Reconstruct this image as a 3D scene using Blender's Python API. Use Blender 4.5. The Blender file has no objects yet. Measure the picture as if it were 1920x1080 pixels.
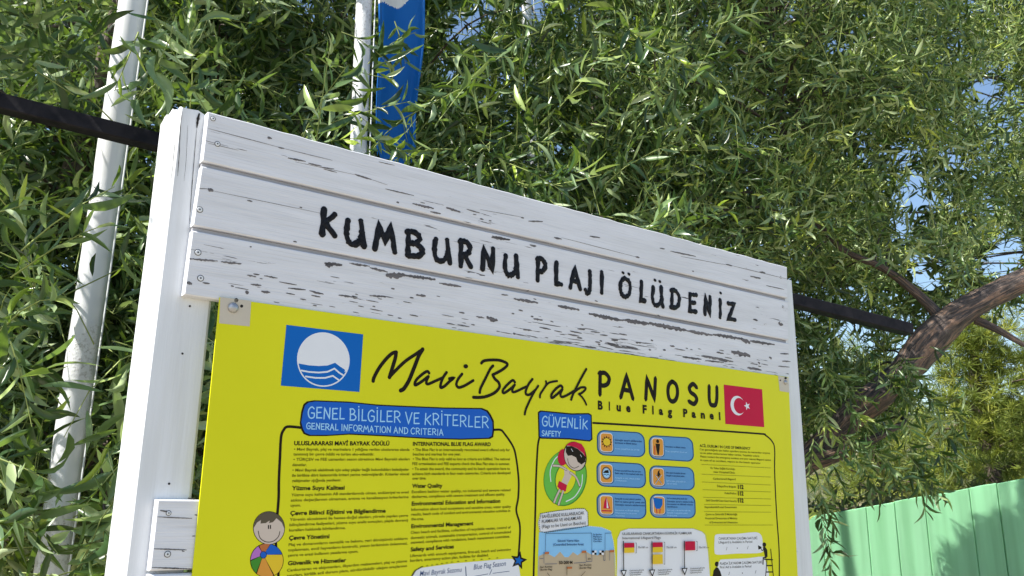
import bpy, bmesh, math, random
import numpy as np
from mathutils import Vector, Matrix, noise
rnd = random.Random(7)
rng = np.random.default_rng(11)
R = math.radians
scene = bpy.context.scene
col = scene.collection

# ------------------------------------------------------------------ camera
F_PX = 1579.3
PITCH, ROLL, YAW = R(14.311), R(-0.70), R(35.776)      # YAW: direction of the notice board's face
CAM = np.array([0.0, 0.0, 1.65])
DIST = 1.70                                            # metres from the lens to the plane of the planks
_f = np.array([0, math.cos(PITCH), math.sin(PITCH)]); _r = np.array([1.0, 0, 0]); _d = np.cross(_f, _r)
AX_R = _r * math.cos(ROLL) + _d * math.sin(ROLL)
AX_D = _d * math.cos(ROLL) - _r * math.sin(ROLL)
AX_F = _f
cd = bpy.data.cameras.new('camera'); cam = bpy.data.objects.new('camera', cd); col.objects.link(cam)
cd.sensor_width = 36; cd.lens = F_PX / 1920 * 36; cd.clip_start = 0.05; cd.clip_end = 2000
m = Matrix.Identity(4)
for i in range(3):
    m[i][0] = AX_R[i]; m[i][1] = -AX_D[i]; m[i][2] = -AX_F[i]; m[i][3] = CAM[i]
cam.matrix_world = m
scene.camera = cam
cd.dof.use_dof = True; cd.dof.focus_distance = 2.1; cd.dof.aperture_fstop = 18

# ------------------------------------------------------------------ sky, sun, exposure
SUN_EL = R(50)
sv = np.array([-0.875, -0.484, 0.0]); sv /= np.linalg.norm(sv)
SUN = np.array([sv[0] * math.cos(SUN_EL), sv[1] * math.cos(SUN_EL), math.sin(SUN_EL)])   # towards the sun
w = bpy.data.worlds.new('World'); scene.world = w; w.use_nodes = True
nt = w.node_tree; bg = nt.nodes['Background']
sk = nt.nodes.new('ShaderNodeTexSky'); sk.sky_type = 'NISHITA'; sk.sun_disc = False
sk.sun_elevation = SUN_EL; sk.sun_rotation = math.atan2(SUN[0], SUN[1])
sk.air_density = 1.2; sk.dust_density = 0.4; sk.ozone_density = 2.5
nt.links.new(sk.outputs[0], bg.inputs[0]); bg.inputs[1].default_value = 0.10
sl = bpy.data.lights.new('sun', 'SUN'); sl.energy = 5.0; sl.angle = R(0.53); sl.color = (1.0, 0.95, 0.86)
so = bpy.data.objects.new('sun', sl); col.objects.link(so)
so.rotation_euler = Vector(SUN).to_track_quat('Z', 'Y').to_euler()
scene.view_settings.view_transform = 'Standard'; scene.view_settings.look = 'None'
scene.view_settings.exposure = 0.92; scene.view_settings.gamma = 1
try: scene.view_settings.use_curve_mapping = False
except Exception: pass
scene.render.engine = 'CYCLES'
scene.cycles.max_bounces = 8; scene.cycles.transmission_bounces = 6; scene.cycles.diffuse_bounces = 4

# ------------------------------------------------------------------ geometry helpers
def ray(px, py):
    return AX_R * (px - 960) / F_PX + AX_D * (py - 540) / F_PX + AX_F
def at(px, py, Y):
    "the world point at forward distance Y seen at a pixel of the photograph"
    d = ray(px, py); return CAM + d * (Y / d[1])
def proj(P):
    q = np.asarray(P) - CAM
    z = q @ AX_F
    z = np.where(z < 0.05, 0.05, z)
    return 960 + F_PX * (q @ AX_R) / z, 540 + F_PX * (q @ AX_D) / z
HD = np.array([math.cos(YAW), math.sin(YAW), 0]); BK = np.array([-math.sin(YAW), math.cos(YAW), 0])
FOOT = CAM * [1, 1, 0] + BK * DIST                     # origin of the notice board's own frame
def L(px, py, off=0.0):
    "photograph pixel -> (along, height) on the board plane lying off metres in front of the planks"
    d = ray(px, py); t = (DIST - off) / (d @ BK); q = CAM + d * t - FOOT
    return float(q @ HD), float(q[2])
def vscale(px, py): # metres per pixel on the board there
    a = L(px, py); b = L(px, py + 1); return math.hypot(a[0] - b[0], a[1] - b[1])

def link(name, me, mats, parent=None):
    o = bpy.data.objects.new(name, me); col.objects.link(o)
    for mt in (mats if isinstance(mats, (list, tuple)) else [mats]):
        if mt is not None and len(me.materials) < (len(mats) if isinstance(mats, (list, tuple)) else 1): me.materials.append(mt)
    if parent: o.parent = parent
    return o
def tag(o, label=None, cat=None, group=None, kind=None):
    if label: o['label'] = label
    if cat: o['category'] = cat
    if group: o['group'] = group
    if kind: o['kind'] = kind
    return o
def empty(name, loc=(0, 0, 0), rz=0):
    o = bpy.data.objects.new(name, None); col.objects.link(o); o.location = loc; o.rotation_euler.z = rz
    o.empty_display_size = 0.1
    return o
class MB:
    def __init__(s): s.v = []; s.f = []; s.m = []
    def add(s, vs, fs, mi=0):
        n = len(s.v); s.v += [tuple(v) for v in vs]; s.f += [tuple(i + n for i in f) for f in fs]; s.m += [mi] * len(fs)
    def box(s, x0, x1, y0, y1, z0, z1, mi=0):
        s.add([(x, y, z) for x in (x0, x1) for y in (y0, y1) for z in (z0, z1)],
              [(0, 1, 3, 2), (4, 6, 7, 5), (0, 4, 5, 1), (2, 3, 7, 6), (0, 2, 6, 4), (1, 5, 7, 3)], mi)
    def prism(s, poly, yf, th, bev=0.0015, mi=0):
        "poly: (x,z) counter-clockwise seen from the front (-y); front face at y=yf, thickness th backwards"
        n = len(poly); P = [Vector(p) for p in poly]; ins = []
        for i in range(n):
            a, b, c = P[i - 1], P[i], P[(i + 1) % n]
            d1 = (b - a).normalized(); d2 = (c - b).normalized()
            nn = Vector((-d1.y - d2.y, d1.x + d2.x)); k = 1 + d1.dot(d2)
            ins.append(b + nn * (bev / max(k, .3)))
        vs = [(p.x, yf, p.y) for p in ins] + [(p.x, yf + bev, p.y) for p in P] + [(p.x, yf + th, p.y) for p in P]
        fs = [tuple(range(n))]
        for i in range(n):
            j = (i + 1) % n
            fs += [(i, n + i, n + j, j), (n + i, 2 * n + i, 2 * n + j, n + j)]
        fs.append(tuple(range(3 * n - 1, 2 * n - 1, -1)))
        s.add(vs, fs, mi)
    def tube(s, pts, rad, n=8, mi=0, cap=True, squash=1.0):
        pts = [Vector(p) for p in pts]; rings = []
        up = Vector((0.13, 0.31, 0.94))
        for i, p in enumerate(pts):
            t = (pts[min(i + 1, len(pts) - 1)] - pts[max(i - 1, 0)]).normalized()
            a = t.cross(up)
            if a.length < 1e-3: a = t.cross(Vector((1, 0, 0)))
            a.normalize(); b = t.cross(a); up = up if abs(t.dot(up)) < .98 else Vector((1, 0, .1))
            r = rad[i] if hasattr(rad, '__len__') else rad
            rings.append([p + (a * math.cos(2 * math.pi * k / n) + b * math.sin(2 * math.pi * k / n) * squash) * r for k in range(n)])
        vs = [v for rg in rings for v in rg]; fs = []
        for i in range(len(rings) - 1):
            for k in range(n):
                k2 = (k + 1) % n
                fs.append((i * n + k, i * n + k2, (i + 1) * n + k2, (i + 1) * n + k))
        if cap: fs += [tuple(range(n - 1, -1, -1)), tuple((len(rings) - 1) * n + k for k in range(n))]
        s.add(vs, fs, mi)
    def build(s, name, mats, parent=None, smooth=False):
        me = bpy.data.meshes.new(name); me.from_pydata(s.v, [], s.f)
        if isinstance(mats, (list, tuple)):
            for mt in mats: me.materials.append(mt)
            me.polygons.foreach_set('material_index', s.m)
        else: me.materials.append(mats)
        if smooth: me.polygons.foreach_set('use_smooth', [True] * len(me.polygons))
        me.update()
        o = bpy.data.objects.new(name, me); col.objects.link(o)
        if parent: o.parent = parent
        return o

def catmull(p, step=6):
    p = [np.array(q, float) for q in p]; out = []
    for i in range(len(p) - 1):
        a = p[max(i - 1, 0)]; b = p[i]; c = p[i + 1]; d = p[min(i + 2, len(p) - 1)]
        for k in range(step):
            t = k / step
            out.append(0.5 * ((2 * b) + (-a + c) * t + (2 * a - 5 * b + 4 * c - d) * t * t + (-a + 3 * b - 3 * c + d) * t ** 3))
    out.append(p[-1]); return out

# ------------------------------------------------------------------ materials
MATS = {}
def nodes(name):
    mt = bpy.data.materials.new(name); mt.use_nodes = True; MATS[name] = mt
    return mt, mt.node_tree, mt.node_tree.nodes['Principled BSDF']
def N(t, kind, **kw):
    n = t.nodes.new(kind)
    for k, v in kw.items():
        if k in n.inputs: n.inputs[k].default_value = v
        else: setattr(n, k, v)
    return n
def flat(name, c, rough=0.45, spec=0.4, var=0.06):
    mt, t, b = nodes(name)
    co = N(t, 'ShaderNodeTexCoord'); no = N(t, 'ShaderNodeTexNoise', Scale=9.0, Detail=3.0)
    t.links.new(co.outputs['Object'], no.inputs['Vector'])
    mr = N(t, 'ShaderNodeMapRange'); mr.inputs['To Min'].default_value = 1 - var; mr.inputs['To Max'].default_value = 1 + var
    t.links.new(no.outputs['Fac'], mr.inputs['Value'])
    hs = N(t, 'ShaderNodeHueSaturation'); hs.inputs['Color'].default_value = (*c, 1)
    t.links.new(mr.outputs[0], hs.inputs['Value']); t.links.new(hs.outputs[0], b.inputs['Base Color'])
    b.inputs['Roughness'].default_value = rough; b.inputs['Specular IOR Level'].default_value = spec
    return mt
def painted_wood(name, peel=0.5, zlo=None, zhi=None, vertical=False, white=(0.745, 0.755, 0.80), gloss=0.5, gmin=.86):
    "white paint over grey wood, flaking in thin streaks along the grain; peel rises from zhi down to zlo"
    mt, t, b = nodes(name); lk = t.links.new
    co = N(t, 'ShaderNodeTexCoord'); sep = N(t, 'ShaderNodeSeparateXYZ'); lk(co.outputs['Object'], sep.inputs[0])
    def stretched(sx, sz, detail=4.0, off=0.0, dist=0.0):
        mp = N(t, 'ShaderNodeMapping'); mp.inputs['Scale'].default_value = (sz, 3.0, sx) if vertical else (sx, 3.0, sz)
        mp.inputs['Location'].default_value = (off, off, off)
        lk(co.outputs['Object'], mp.inputs[0])
        n = N(t, 'ShaderNodeTexNoise', Scale=1.0, Detail=detail, Roughness=0.6, Distortion=dist); lk(mp.outputs[0], n.inputs['Vector']); return n
    fine = stretched(9, 150, 3.0, dist=0.4); blot = stretched(2.2, 9, 2.0, 5.0)
    grain = stretched(7, 420, 2.0, 9.0); soft = stretched(2.5, 30, 3.0, 2.0)
    add = N(t, 'ShaderNodeMath', operation='MULTIPLY_ADD'); lk(blot.outputs['Fac'], add.inputs[0]); add.inputs[1].default_value = 0.55; lk(fine.outputs['Fac'], add.inputs[2])
    thr = add
    if zlo is not None:
        g = N(t, 'ShaderNodeMapRange'); lk(sep.outputs['Z'], g.inputs['Value'])
        g.inputs['From Min'].default_value = zlo; g.inputs['From Max'].default_value = zhi
        g.inputs['To Min'].default_value = 0.12; g.inputs['To Max'].default_value = 0.0
        thr = N(t, 'ShaderNodeMath', operation='ADD'); lk(add.outputs[0], thr.inputs[0]); lk(g.outputs[0], thr.inputs[1])
    mask = N(t, 'ShaderNodeMapRange'); lk(thr.outputs[0], mask.inputs['Value'])
    mask.inputs['From Min'].default_value = 1.08 - 0.12 * peel; mask.inputs['From Max'].default_value = 1.092 - 0.12 * peel
    pr = N(t, 'ShaderNodeValToRGB'); cr = pr.color_ramp
    cr.elements[0].position = 0.3; cr.elements[0].color = (white[0] * .89, white[1] * .885, white[2] * .87, 1)
    cr.elements[1].position = 0.62; cr.elements[1].color = (*white, 1)
    lk(soft.outputs['Fac'], pr.inputs[0])
    gr = N(t, 'ShaderNodeMapRange'); lk(grain.outputs['Fac'], gr.inputs['Value'])
    gr.inputs['From Min'].default_value = .3; gr.inputs['From Max'].default_value = .48; gr.inputs['To Min'].default_value = gmin; gr.inputs['To Max'].default_value = 1
    hs = N(t, 'ShaderNodeHueSaturation'); lk(pr.outputs[0], hs.inputs['Color']); lk(gr.outputs[0], hs.inputs['Value'])
    wr = N(t, 'ShaderNodeValToRGB'); wr.color_ramp.elements[0].color = (.05, .047, .05, 1); wr.color_ramp.elements[1].color = (.22, .2, .2, 1)
    lk(grain.outputs['Fac'], wr.inputs[0])
    mx = N(t, 'ShaderNodeMix', data_type='RGBA'); lk(mask.outputs[0], mx.inputs[0]); lk(hs.outputs[0], mx.inputs[6]); lk(wr.outputs[0], mx.inputs[7])
    lk(mx.outputs[2], b.inputs['Base Color']); b.inputs['Roughness'].default_value = gloss; b.inputs['Specular IOR Level'].default_value = .35
    h = N(t, 'ShaderNodeMath', operation='MULTIPLY_ADD'); lk(mask.outputs[0], h.inputs[0]); h.inputs[1].default_value = -0.8; lk(fine.outputs['Fac'], h.inputs[2])
    h2 = N(t, 'ShaderNodeMath', operation='MULTIPLY_ADD'); lk(grain.outputs['Fac'], h2.inputs[0]); h2.inputs[1].default_value = 0.35; lk(h.outputs[0], h2.inputs[2])
    bp = N(t, 'ShaderNodeBump'); bp.inputs['Strength'].default_value = 0.55; bp.inputs['Distance'].default_value = 0.0016
    lk(h2.outputs[0], bp.inputs['Height']); lk(bp.outputs[0], b.inputs['Normal'])
    return mt
def leaf_mat(name, ramp, transl=0.3, rough=0.42, attr='tint', tcol=(0.22, 0.38, 0.03)):
    mt, t, b = nodes(name); lk = t.links.new
    at_ = N(t, 'ShaderNodeAttribute', attribute_name=attr)
    cr = N(t, 'ShaderNodeValToRGB'); e = cr.color_ramp.elements
    for i, (p, c) in enumerate(ramp):
        if i < 2: el = e[i]; el.position = p
        else: el = e.new(p)
        el.color = (*c, 1)
    lk(at_.outputs['Fac'], cr.inputs[0]); lk(cr.outputs[0], b.inputs['Base Color'])
    b.inputs['Roughness'].default_value = rough; b.inputs['Specular IOR Level'].default_value = 0.5
    tr = N(t, 'ShaderNodeBsdfTranslucent')
    mc = N(t, 'ShaderNodeMix', data_type='RGBA'); mc.inputs[0].default_value = .55; lk(cr.outputs[0], mc.inputs[6]); mc.inputs[7].default_value = (*tcol, 1)
    lk(mc.outputs[2], tr.inputs[0])
    mx = N(t, 'ShaderNodeMixShader'); mx.inputs[0].default_value = transl
    lk(b.outputs[0], mx.inputs[1]); lk(tr.outputs[0], mx.inputs[2]); lk(mx.outputs[0], t.nodes['Material Output'].inputs['Surface'])
    return mt
def bark_mat(name, c0, c1, sc=(6, 6, 1.6), bump=.01, c2=None, grain=False):
    mt, t, b = nodes(name); lk = t.links.new
    mp = N(t, 'ShaderNodeMapping'); mp.inputs['Scale'].default_value = sc
    if grain: ga = N(t, 'ShaderNodeAttribute', attribute_name='grain'); lk(ga.outputs['Vector'], mp.inputs[0])
    else: co = N(t, 'ShaderNodeTexCoord'); lk(co.outputs['Object'], mp.inputs[0])
    n = N(t, 'ShaderNodeTexNoise', Scale=3.0, Detail=8.0, Roughness=.65, Distortion=.6); lk(mp.outputs[0], n.inputs['Vector'])
    cr = N(t, 'ShaderNodeValToRGB'); cr.color_ramp.elements[0].position = .36; cr.color_ramp.elements[1].position = .62
    cr.color_ramp.elements[0].color = (*c0, 1); cr.color_ramp.elements[1].color = (*c1, 1)
    if c2: el = cr.color_ramp.elements.new(.5); el.color = (*c2, 1)
    lk(n.outputs['Fac'], cr.inputs[0]); lk(cr.outputs[0], b.inputs['Base Color']); b.inputs['Roughness'].default_value = .8
    bp = N(t, 'ShaderNodeBump'); bp.inputs['Strength'].default_value = .8; bp.inputs['Distance'].default_value = bump
    lk(n.outputs['Fac'], bp.inputs['Height']); lk(bp.outputs[0], b.inputs['Normal'])
    return mt

GROOVE = flat('shaded_groove_paint', (.36, .36, .39), .7, .2, .2)  # shade of the recess between planks, painted in as darker grey
PLANK_A = painted_wood('white_plank_paint', 0.8)
PLANK_W = painted_wood('white_plank_paint_worn', 0.8, 1.98, 2.16)
POST_P = painted_wood('white_post_paint', -0.4, vertical=True, white=(0.74, .765, .80), gmin=.95)
POST_P.node_tree.nodes['Bump'].inputs['Strength'].default_value = .25
BAREWOOD = bark_mat('bare_grey_wood', (.05, .047, .052), (.19, .175, .18), (3, 3, 40), .001)
SPLIT = flat('dark_split', (.03, .028, .027), .9, .1)
BLACKPAINT = bark_mat('black_letter_paint', (.003, .003, .004), (.016, .016, .02), (60, 60, 60), .0012)
BLACKPAINT.node_tree.nodes['Principled BSDF'].inputs['Roughness'].default_value = .42; BLACKPAINT.node_tree.nodes['Principled BSDF'].inputs['Specular IOR Level'].default_value = .14
IRON = bark_mat('black_iron', (.003, .003, .006), (.016, .014, .018), (6, 6, 6), .0008)
IRON.node_tree.nodes['Principled BSDF'].inputs['Roughness'].default_value = .6; IRON.node_tree.nodes['Principled BSDF'].inputs['Specular IOR Level'].default_value = .18
STEEL = flat('screw_steel', (.42, .42, .43), .35); STEEL.node_tree.nodes['Principled BSDF'].inputs['Metallic'].default_value = .7
TAPE = flat('faded_corner', (.56, .50, .40), .4, .5, .12)
YELLOW = flat('yellow_sheet', (.60, .625, .004), .42, .22, .03)
EDGE = flat('sheet_edge', (.75, .75, .6), .5)
PBLK = flat('print_black', (.012, .007, .003), .5, .15)
PWHT = flat('print_white', (.78, .80, .84), .5, .15)
PEMB = flat('print_emblem_blue', (.003, .13, .50), .5, .15)
PBAN = flat('print_banner_blue', (.012, .12, .55), .5, .15)
PLBL = flat('print_light_blue', (.36, .66, .93), .5, .15)
PBTN = flat('print_button_blue', (.12, .32, .60), .5, .15)
PBTD = flat('print_button_edge', (.02, .09, .20), .5, .15)
PNVY = flat('print_navy', (.01, .05, .17), .5, .15)
PRED = flat('print_red', (.55, .006, .05), .5, .15)
POLV = flat('print_olive', (.13, .12, .003), .5, .15)
PGRN = flat('print_green', (.14, .50, .07), .5, .15)
PGRD = flat('print_dark_green', (.06, .27, .03), .5, .15)
PSKN = flat('print_skin', (.62, .52, .44), .5, .15)
PHAI = flat('print_hair', (.11, .09, .06), .5, .15)
PORG = flat('print_orange', (.72, .32, .05), .5, .15)
PYEL = flat('print_deep_yellow', (.80, .55, .03), .5, .15)
PGRY = flat('print_grey', (.30, .30, .33), .5, .15)
PSEA = flat('print_sea', (.26, .56, .86), .5, .15)
PSAN = flat('print_sand', (.52, .42, .28), .5, .15)
PVIO = flat('print_violet', (.48, .18, .55), .5, .15)
PRUS = flat('print_rust', (.50, .16, .05), .5, .15)

def weather_sheet(mt):
    t = mt.node_tree; lk = t.links.new; b = t.nodes['Principled BSDF']; co = N(t, 'ShaderNodeTexCoord')
    n = N(t, 'ShaderNodeTexNoise', Scale=1.7, Detail=6.0, Roughness=.6); lk(co.outputs['Object'], n.inputs['Vector'])
    cr = N(t, 'ShaderNodeValToRGB'); e = cr.color_ramp.elements; e[0].position = .3; e[0].color = (.68, .67, .003, 1); e[1].position = .7; e[1].color = (.75, .74, .010, 1)
    lk(n.outputs['Fac'], cr.inputs[0]); lk(cr.outputs[0], b.inputs['Base Color'])
    r = N(t, 'ShaderNodeMapRange'); lk(n.outputs['Fac'], r.inputs['Value']); r.inputs['To Min'].default_value = .28; r.inputs['To Max'].default_value = .52; lk(r.outputs[0], b.inputs['Roughness'])
    w_ = N(t, 'ShaderNodeTexNoise', Scale=4.0, Detail=1.0); lk(co.outputs['Object'], w_.inputs['Vector'])
    bp = N(t, 'ShaderNodeBump'); bp.inputs['Strength'].default_value = .5; bp.inputs['Distance'].default_value = .004; lk(w_.outputs['Fac'], bp.inputs['Height']); lk(bp.outputs[0], b.inputs['Normal'])
weather_sheet(YELLOW)

# ================================================================== SETTING
def ground_mat():
    mt, t, b = nodes('pale_gravel_sand'); lk = t.links.new
    co = N(t, 'ShaderNodeTexCoord'); n = N(t, 'ShaderNodeTexNoise', Scale=2.0, Detail=10.0, Roughness=.7); lk(co.outputs['Object'], n.inputs['Vector'])
    cr = N(t, 'ShaderNodeValToRGB'); cr.color_ramp.elements[0].color = (.24, .19, .13, 1); cr.color_ramp.elements[1].color = (.46, .40, .31, 1)
    lk(n.outputs['Fac'], cr.inputs[0]); lk(cr.outputs[0], b.inputs['Base Color']); b.inputs['Roughness'].default_value = .9
    bp = N(t, 'ShaderNodeBump'); bp.inputs['Distance'].default_value = .02; lk(n.outputs['Fac'], bp.inputs['Height']); lk(bp.outputs[0], b.inputs['Normal'])
    return mt
g = MB(); n_ = 40
for i in range(n_ + 1):
    for j in range(n_ + 1):
        x = (i / n_ - .5); y = (j / n_ - .5); x = math.copysign(abs(2 * x) ** 2.4, x) * 500; y = math.copysign(abs(2 * y) ** 2.4, y) * 500
        g.v.append((x, y, .04 * noise.noise(Vector((x * .3, y * .3, 0)))))
g.f = [(i * (n_ + 1) + j, (i + 1) * (n_ + 1) + j, (i + 1) * (n_ + 1) + j + 1, i * (n_ + 1) + j + 1) for i in range(n_) for j in range(n_)]; g.m = [0] * len(g.f)
tag(g.build('ground', ground_mat(), smooth=True), kind='structure')

# green board fence at lower right
FL = at(1525, 968, 5.6); FR = at(1920, 897, 5.25)
fdir = FR - FL; flen = math.hypot(fdir[0], fdir[1]); fslope = fdir[2] / flen; frz = math.atan2(fdir[1], fdir[0])
fence = tag(empty('green_fence', (FL[0], FL[1], 0), frz), 'mint green board fence standing behind the tree at lower right', 'fence')
def fence_mat():
    mt, t, b = nodes('mint_green_paint'); lk = t.links.new
    co = N(t, 'ShaderNodeTexCoord'); mp = N(t, 'ShaderNodeMapping'); mp.inputs['Scale'].default_value = (14, 14, .7); lk(co.outputs['Object'], mp.inputs[0])
    n = N(t, 'ShaderNodeTexNoise', Scale=1.0, Detail=4.0); lk(mp.outputs[0], n.inputs['Vector'])
    cr = N(t, 'ShaderNodeValToRGB'); cr.color_ramp.elements[0].position = .35; cr.color_ramp.elements[0].color = (.33, .70, .41, 1); cr.color_ramp.elements[1].position = .6; cr.color_ramp.elements[1].color = (.43, .83, .53, 1)
    lk(n.outputs['Fac'], cr.inputs[0]); lk(cr.outputs[0], b.inputs['Base Color']); b.inputs['Roughness'].default_value = .55
    oi = N(t, 'ShaderNodeObjectInfo'); mr = N(t, 'ShaderNodeMapRange'); mr.inputs['To Min'].default_value = .96; mr.inputs['To Max'].default_value = 1.03; lk(oi.outputs['Random'], mr.inputs['Value'])
    hs = N(t, 'ShaderNodeHueSaturation'); lk(cr.outputs[0], hs.inputs['Color']); lk(mr.outputs[0], hs.inputs['Value']); lk(hs.outputs[0], b.inputs['Base Color'])
    return mt
FM = fence_mat()
def fx(px): # along-fence coordinate under a pixel at the fence top
    d = ray(px, 930); nrm = np.array([-fdir[1], fdir[0], 0]) / flen
    t = ((FL - CAM) @ nrm) / (d @ nrm); q = CAM + d * t - FL; return float(q @ np.array([fdir[0], fdir[1], 0])) / flen
cuts = [fx(p) for p in (1622, 1676, 1733, 1819, 1872)]
cuts = [cuts[0] - .27 * k for k in range(26, 0, -1)] + cuts + [cuts[-1] + .25 * k for k in range(1, 22)]
for k in range(len(cuts) - 1):
    gp = rnd.uniform(.0008, .0018); x0, x1 = cuts[k] + gp, cuts[k + 1] - gp; dy = rnd.uniform(-.006, .006); tj = rnd.uniform(-.002, .002)
    z0, z1 = FL[2] + fslope * x0, FL[2] + fslope * x1
    b_ = MB(); b_.prism([(x0, 0.02), (x1, 0.02), (x1, z1 + tj), (x0 + (x1 - x0) * .5, (z0 + z1) / 2 + tj + rnd.uniform(-.003, .004)), (x0, z0 + tj)], dy, .02, .004)
    for zz in (.39, 1.24):
        for xx in (x0 + .05, x1 - .05): b_.tube([(xx, dy, zz), (xx, dy - .003, zz)], .005, 6); b_.build('board', FM, fence)
rl = MB()
for zz in (.35, 1.2): rl.box(cuts[0], cuts[-1], .03, .07, zz, zz + .08)
rl.build('rail', FM, fence)
for k in range(0, len(cuts), 8):
    p_ = MB(); p_.box(cuts[k] - .03, cuts[k] + .03, .072, .13, -.2, FL[2] + fslope * cuts[k] - .05); p_.build('post', FM, fence)

# ================================================================== WHITE FLAGPOLES, RAIL, FLAG
def pole_mat():
    mt, t, b = nodes('white_pole_paint'); lk = t.links.new
    co = N(t, 'ShaderNodeTexCoord'); sp = N(t, 'ShaderNodeSeparateXYZ'); lk(co.outputs['Object'], sp.inputs[0])
    big = N(t, 'ShaderNodeTexNoise', Scale=2.3, Detail=2.0); lk(co.outputs['Object'], big.inputs['Vector'])
    fine = N(t, 'ShaderNodeTexNoise', Scale=90.0, Detail=5.0, Roughness=.7); lk(co.outputs['Object'], fine.inputs['Vector'])
    zone = N(t, 'ShaderNodeMapRange'); lk(big.outputs['Fac'], zone.inputs['Value']); zone.inputs['From Min'].default_value = .5; zone.inputs['From Max'].default_value = .56
    s_ = N(t, 'ShaderNodeMath', operation='MULTIPLY'); lk(fine.outputs['Fac'], s_.inputs[0]); lk(zone.outputs[0], s_.inputs[1])
    cr = N(t, 'ShaderNodeValToRGB'); cr.color_ramp.elements[0].position = .5; cr.color_ramp.elements[0].color = (.72, .735, .77, 1); cr.color_ramp.elements[1].position = .66; cr.color_ramp.elements[1].color = (.42, .41, .41, 1)
    lk(s_.outputs[0], cr.inputs[0]); lk(cr.outputs[0], b.inputs['Base Color']); b.inputs['Roughness'].default_value = .4
    bp = N(t, 'ShaderNodeBump'); bp.inputs['Strength'].default_value = .7; bp.inputs['Distance'].default_value = .004; lk(s_.outputs[0], bp.inputs['Height']); lk(bp.outputs[0], b.inputs['Normal'])
    return mt
POLEM = pole_mat()
def pole(pa, pb, Y, r, label, kink=0):
    a = at(pa[0], pa[1], Y); b = at(pb[0], pb[1], Y + .0)
    d = (a - b) / (a[2] - b[2]); base = b - d * b[2]; top = base + d * 7.0
    o = empty('flagpole', base); tag(o, label, 'flagpole', 'white flagpoles in a row behind the notice board')
    sh = MB(); n = 60; pts = []; rr = []
    for i in range(n + 1):
        q = (top - base) * i / n; wv = noise.noise(Vector((i * .5, Y, 0))) * .003
        pts.append((q[0] + wv, q[1] - wv, q[2])); rr.append(r * (1 - .15 * i / n) * (1 + .03 * noise.noise(Vector((i * 1.3, Y * 3, 1)))))
    sh.tube(pts, rr, 20); sh.build('shaft', POLEM, o, True)
    c = MB(); e = pts[-1]; c.tube([(e[0], e[1], e[2] + z) for z in (0, .02, .05, .08, .1)], [r * .9, r * 1.3, r * 1.4, r, .004], 16); c.build('finial', POLEM, o, True)
    k = MB(); k.tube([(0, 0, -.02), (0, 0, .06), (0, 0, .075)], [r * 2, r * 2, r * 1.3], 18); k.build('base_collar', POLEM, o, True)
    # halyard
    h = MB(); h.tube([(p[0] + r * 1.35, p[1] - r * .5, p[2]) for p in pts[8:60:4]], .003, 5); h.build('halyard', POLEM, o)
    return o, base, d
p1, b1, d1 = pole((249, 0), (172, 540), 2.6, .047, 'thick white flagpole with rough flaking paint, left of the notice board')
p2, b2, d2 = pole((683, 0), (673, 250), 3.10, .036, 'white flagpole carrying the furled blue flag, above the board')
p3, b3, d3 = pole((987, 0), (1000, 360), 5.10, .036, 'thin white flagpole mostly hidden in leaves, above the middle letters')

# furled flag beside the second pole
FB = flat('flag_blue', (.010, .14, .52), .6, .2); FW = flat('flag_white', (.8, .8, .82), .6, .2)
tb = FB.node_tree; pb_ = tb.nodes['Principled BSDF']
for fm in (FB, FW):
    tt = fm.node_tree; tl = N(tt, 'ShaderNodeBsdfTranslucent'); tl.inputs[0].default_value = (.02, .2, .6, 1) if fm is FB else (.8, .8, .8, 1)
    ms = N(tt, 'ShaderNodeMixShader'); ms.inputs[0].default_value = .2
    tt.links.new(tt.nodes['Principled BSDF'].outputs[0], ms.inputs[1]); tt.links.new(tl.outputs[0], ms.inputs[2]); tt.links.new(ms.outputs[0], tt.nodes['Material Output'].inputs[0])
fo = at(707, 0, 3.10)
flag = tag(empty('flag', (fo[0], fo[1], 0)), 'furled blue flag with part of a white disc, hanging from the middle flagpole', 'flag')
NU, NV = 70, 260; zt = at(755, -430, 3.1)[2]; zb = at(770, 312, 3.1)[2]
vs = []; wf = (at(806, 100, 3.1) - at(707, 100, 3.1))[0]
for j in range(NV + 1):
    v = j / NV
    for i in range(NU + 1):
        u = i / NU
        wid = wf * (1 - .08 * max(0, v - .55) / .45) ; fold = math.sin(u * 2.7 * math.pi + 2.6 + .5 * math.sin(v * 3)) * .022 + .009 * math.sin(u * 15 + v * 3) + .008 * noise.noise(Vector((u * 3, v * 9, 1)))
        x = u * wid + .10 * max(0, v - .7) * (1 - u) + .010 * math.sin(u * 2.7 * math.pi + 1.3 + v) + .006 * math.sin(v * 19)
        zend = zb + .10 * abs(u - .45) + .02 * math.sin(u * 20)
        z = zt + (zend - zt) * v + .01 * math.sin(u * 15 + v * 4)
        vs.append((x, -.02 + fold + .03 * u, z))
fs = []; mi = []
zc = at(760, 20, 3.1)[2] + .262
for j in range(NV):
    for i in range(NU):
        fs.append((j * (NU + 1) + i, j * (NU + 1) + i + 1, (j + 1) * (NU + 1) + i + 1, (j + 1) * (NU + 1) + i))
        x, y, z = vs[fs[-1][0]]; u = i / NU
        e = ((u - .22) / .66) ** 2 + ((z - zc - .02) / .27) ** 2
        mi.append(1 if e < 1 else 0)
cl = MB(); cl.v = vs; cl.f = fs; cl.m = mi; cl.build('cloth', [FB, FW], flag, True)
tp = MB(); tp.tube([(-.035, 0, zt), (0, -.01, zt - .02)], .006, 6); tp.tube([(-.035, 0, zb + .5), (0.01, -.01, zb + .52)], .006, 6); tp.build('toggle', STEEL, flag)

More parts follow.
